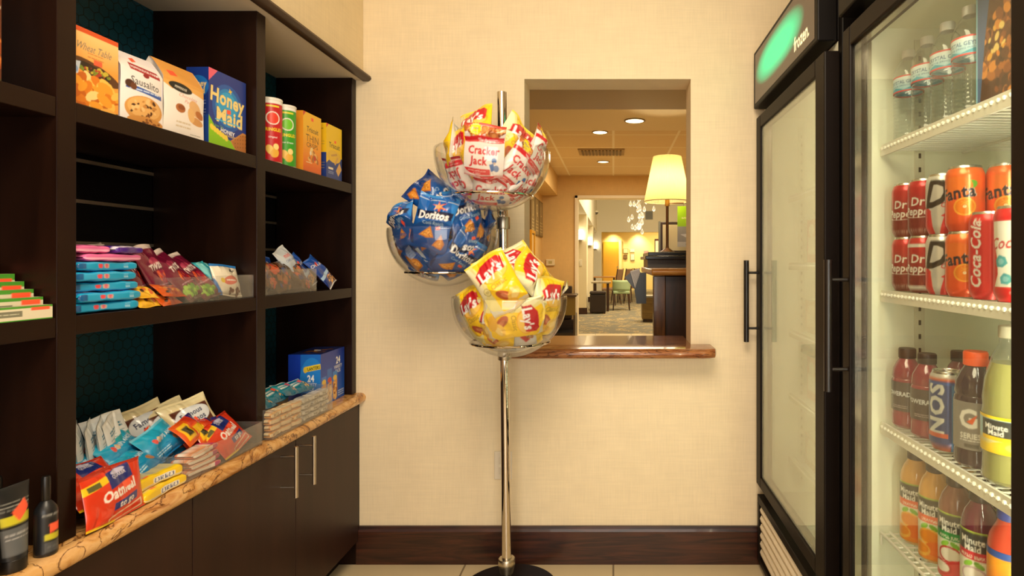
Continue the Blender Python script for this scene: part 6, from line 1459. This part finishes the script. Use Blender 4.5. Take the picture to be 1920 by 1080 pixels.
# console and dark bench at the left end of the hall
t = root('console_table', 'olive console with dark base standing against the tan hall wall', 'console', (-.81, 7.6, 0)); OL = pm('olive_panel', '#6c5a1c', .35)
M().box((-.18, -.22, .795), (.335, .22, .82)).build('table_top', pm('console_top', '#3a2a16', .3), t, bevel=.004); M().box((-.17, -.20, .56), (.325, -.18, .7945)).build('front_panel', OL, t)
for x in (-.158, .31): M().box((x - .012, -.2, .0005), (x + .012, .2, .56 if x < 0 else .5595)).build('side_panel', pm('console_side', '#3a2c18', .35), t)
M().box((-.145, -.2, .02), (.297, .2, .33)).build('base_box', pm('console_base', '#241a10', .3), t)
t = root('dining_chair', 'black chair with low tufted back tucked behind the olive console', 'chair', (-.74, 7.95, 0))
M().box((-.24, -.06, .0005), (.22, .06, .45)).build('seat', LE, t, bevel=.01); M().box((-.25, .01, .4505), (.17, .10, .91)).build('backrest', LE, t, bevel=.015)
for s in (-.18, -.04, .1): M().lathe([(0, 0), (.012, 0), (.012, .008), (0, .01)], 10, (s, .0, .89), 'y').build('stud', NICKEL, t)
# reception desk close behind the opening on the right
t = root('reception_desk', 'dark reception desk with honey wood ledge and raised black top', 'desk', (.7, 3.8, 0))
LD = lambda m: setattr(m, 'v', [v - np.array([.7, 3.8, 0]) for v in m.v]) or m
LD(M().box((.3005, 3.36, .0005), (1.3, 4.4, 1.1645))).build('desk_body', woodgrain('desk_walnut', '#1c100c', '#38201a', .35, (6, 6, 1.2)), t, bevel=.004)
LD(M().box((.232, 3.335, .0005), (.30, 3.41, 1.1645))).build('corner_post', woodgrain('post_wood', '#3c220e', '#6c4420', .25, (6, 6, 1.2)), t, bevel=.003)
m = M(); P = [(3.26, 1.169), (3.245, 1.178), (3.24, 1.19), (3.245, 1.202), (3.26, 1.209), (4.45, 1.209), (4.45, 1.169)]; m.prism(P, 'x', .215, 1.35); LD(m).build('ledge', HONEY, t, bevel=.012)
LD(M().box((.225, 3.80, 1.2095), (1.3, 4.3, 1.262))).build('riser_panel', pm('grey_riser', '#5c554c', .4), t)
m = M(); m.box((.205, 3.70, 1.2625), (1.3, 4.4, 1.285)); m.box((.225, 3.74, 1.2855), (1.3, 4.4, 1.310)); LD(m).build('raised_top', pm('black_stone', '#1a1816', .25), t, bevel=.004)
# table lamp with pleated shade
t = root('table_lamp', 'table lamp with pleated cream shade standing on the black desk top', 'lamp', (.382, 4.1, 1.3105))
BRZ = pm('lamp_bronze', '#6a4420', .35, .5)
m = M(); m.lathe([(0, 0), (.05, 0), (.052, .008), (.03, .022), (.012, .035), (.010, .05)], 28); m.build('lamp_base', BRZ, t, auto=True)
m = M(); m.tube([(0, 0, .045), (0, 0, .60)], .010, 14); m.build('lamp_post', BRZ, t, auto=True)
m = M(); m.lathe([(0, .33), (.017, .33), (.017, .40), (0, .40)], 20); m.build('socket', pm('brass', '#c89a48', .3, .8), t, auto=True)
n = 240; th = np.arange(n) / n * 2 * PI; zz_ = np.linspace(0, 1, 8); P = np.zeros((8, n, 3)); rr = (.162 + (.098 - .162) * zz_)[:, None] + .0022 * np.cos(th * 60)[None]
P[..., 0] = rr * np.cos(th); P[..., 1] = rr * np.sin(th); P[..., 2] = (.362 + .318 * zz_)[:, None]; m = M(); m.sheet(P, None, wrap=True)
SHD, nt_, b_ = _mat('lamp_shade_cloth'); b_.inputs['Base Color'].default_value = (*lin('#f4dfa6'), 1); b_.inputs['Roughness'].default_value = .8
tl = nt_.nodes.new('ShaderNodeBsdfTranslucent'); tl.inputs[0].default_value = (*lin('#f6dc96'), 1); mxx = nt_.nodes.new('ShaderNodeMixShader'); mxx.inputs[0].default_value = .6
nt_.links.new(b_.outputs[0], mxx.inputs[1]); nt_.links.new(tl.outputs[0], mxx.inputs[2]); nt_.links.new(mxx.outputs[0], nt_.nodes['Material Output'].inputs[0])
sh = m.build('lamp_shade', SHD, t, True)
m = M(); m.tube([(.1625 * math.cos(k / 40 * 2 * PI), .1625 * math.sin(k / 40 * 2 * PI), .362) for k in range(40)], .003, 6, True); m.build('shade_rim', pm('rim_cream', '#e8cf90', .6), sh)
d = bpy.data.lights.new('lamp_bulb', 'POINT'); d.energy = 6.5; d.color = (1, .84, .56); d.shadow_soft_size = .035; o = bpy.data.objects.new('lamp_bulb', d); COL.objects.link(o); o.location = (.382, 4.1, 1.80)
# sign holder with green flyer, board behind, newspapers and file rack
t = root('flyer_stand', 'thin metal stand with a green and grey hanging flyer on the desk', 'sign', (.56, 4.3, 0.0))
m = M(); m.tube([(-.16, -.1, 1.672), (.24, -.1, 1.672)], .004, 8); m.tube([(.22, -.1, 1.3108), (.22, -.1, 1.672)], .005, 8); m.lathe([(0, -.012), (.009, -.008), (.009, .008), (0, .012)], 10, (-.16, -.1, 1.672), 'x'); m.build('stand_frame', BRZ, t, auto=True)
LD2 = None
a = Art(170, 295, '#a8d81c', .8); a.rect(0, 0, 170, 148, '#a8a4a0').rect(0, 0, 170, 36, '#d8d4d0').poly([(20, 90), (150, 104), (130, 84), (60, 70)], '#e8e4e0').lines(30, 140, [210, 204], 5, '#eef8a0').lines(60, 140, [184, 172], 3, '#d8ec70').lines(60, 120, [16], 5, '#5a7a3c')
m = M(); flat(m, (-.095, -.1035, 1.355), (.17, 0, 0), (0, 0, .295), a); me = m.mesh('flyer', MAT['label']); o = link('flyer', me, t); o.modifiers.new('solid', 'SOLIDIFY').thickness = .001
m = M(); [m.tube([(x, -.1, 1.65), (x, -.1, 1.672)], .002, 6) for x in (-.05, .04)]; m.build('hook', NICKEL, t)
t = root('display_board', 'grey edged board with pale papers standing behind the lamp on the desk', 'board', (.40, 4.34, 1.3105)); M().box((-.045, 0, 0), (.20, .02, .235)).build('board_frame', pm('board_dark', '#3c2418', .4), t, bevel=.003); M().box((-.06, .0, 0), (-.0455, .03, .24)).build('edge_panel', pm('board_grey', '#8c8a7c', .5), t); M().box((-.03, -.003, .02), (.18, -.0005, .215)).build('paper', pm('board_paper', '#f0dcb0', .5), t)
t = root('file_rack', 'dark grey rack on the left side of the desk holding newspapers', 'rack', (.172, 4.0, .965)); GR = pm('rack_grey', '#4c5258', .4)
m = M(); m.prism([(-.015, .0), (.05, .0), (.05, .21), (.01, .21), (-.03, .09)], 'y', -.10, -.095); m.build('front_panel', GR, t); m = M(); m.box((-.015, -.095, 0), (.05, .10, .006)); m.box((.046, -.0945, .0065), (.0505, .10, .21)); m.build('rack_shell', GR, t)
a = Art(100, 160, '#ece4d8', .8); a.rect(0, 0, 6, 160, '#d8d0c8'); [a.rect(12 + 11 * i, 6, 18 + 11 * i, 150, '#b0a8a0') for i in range(8)]; a.rect(10, 128, 92, 150, '#c8c0b8')
nm_ = carton(.066, .012, .125, a, '#d8d0c0'); 
for k, (x, y, rz, mt, lb) in enumerate([(.150, 3.94, -16, nm_, 'white striped newspaper sticking out of the grey rack'), (.138, 3.98, -40, carton(.052, .012, .11, '#585c60', '#e0d0a8'), 'grey folder leaning left behind the striped newspaper')]):
    o = bpy.data.objects.new('newspaper' if k == 0 else 'folder', mt); COL.objects.link(o); o.location = (x + .03, y, 1.072); o.rotation_euler = (0, math.radians(rz), 0); tag(o, lb, 'newspaper' if k == 0 else 'folder')
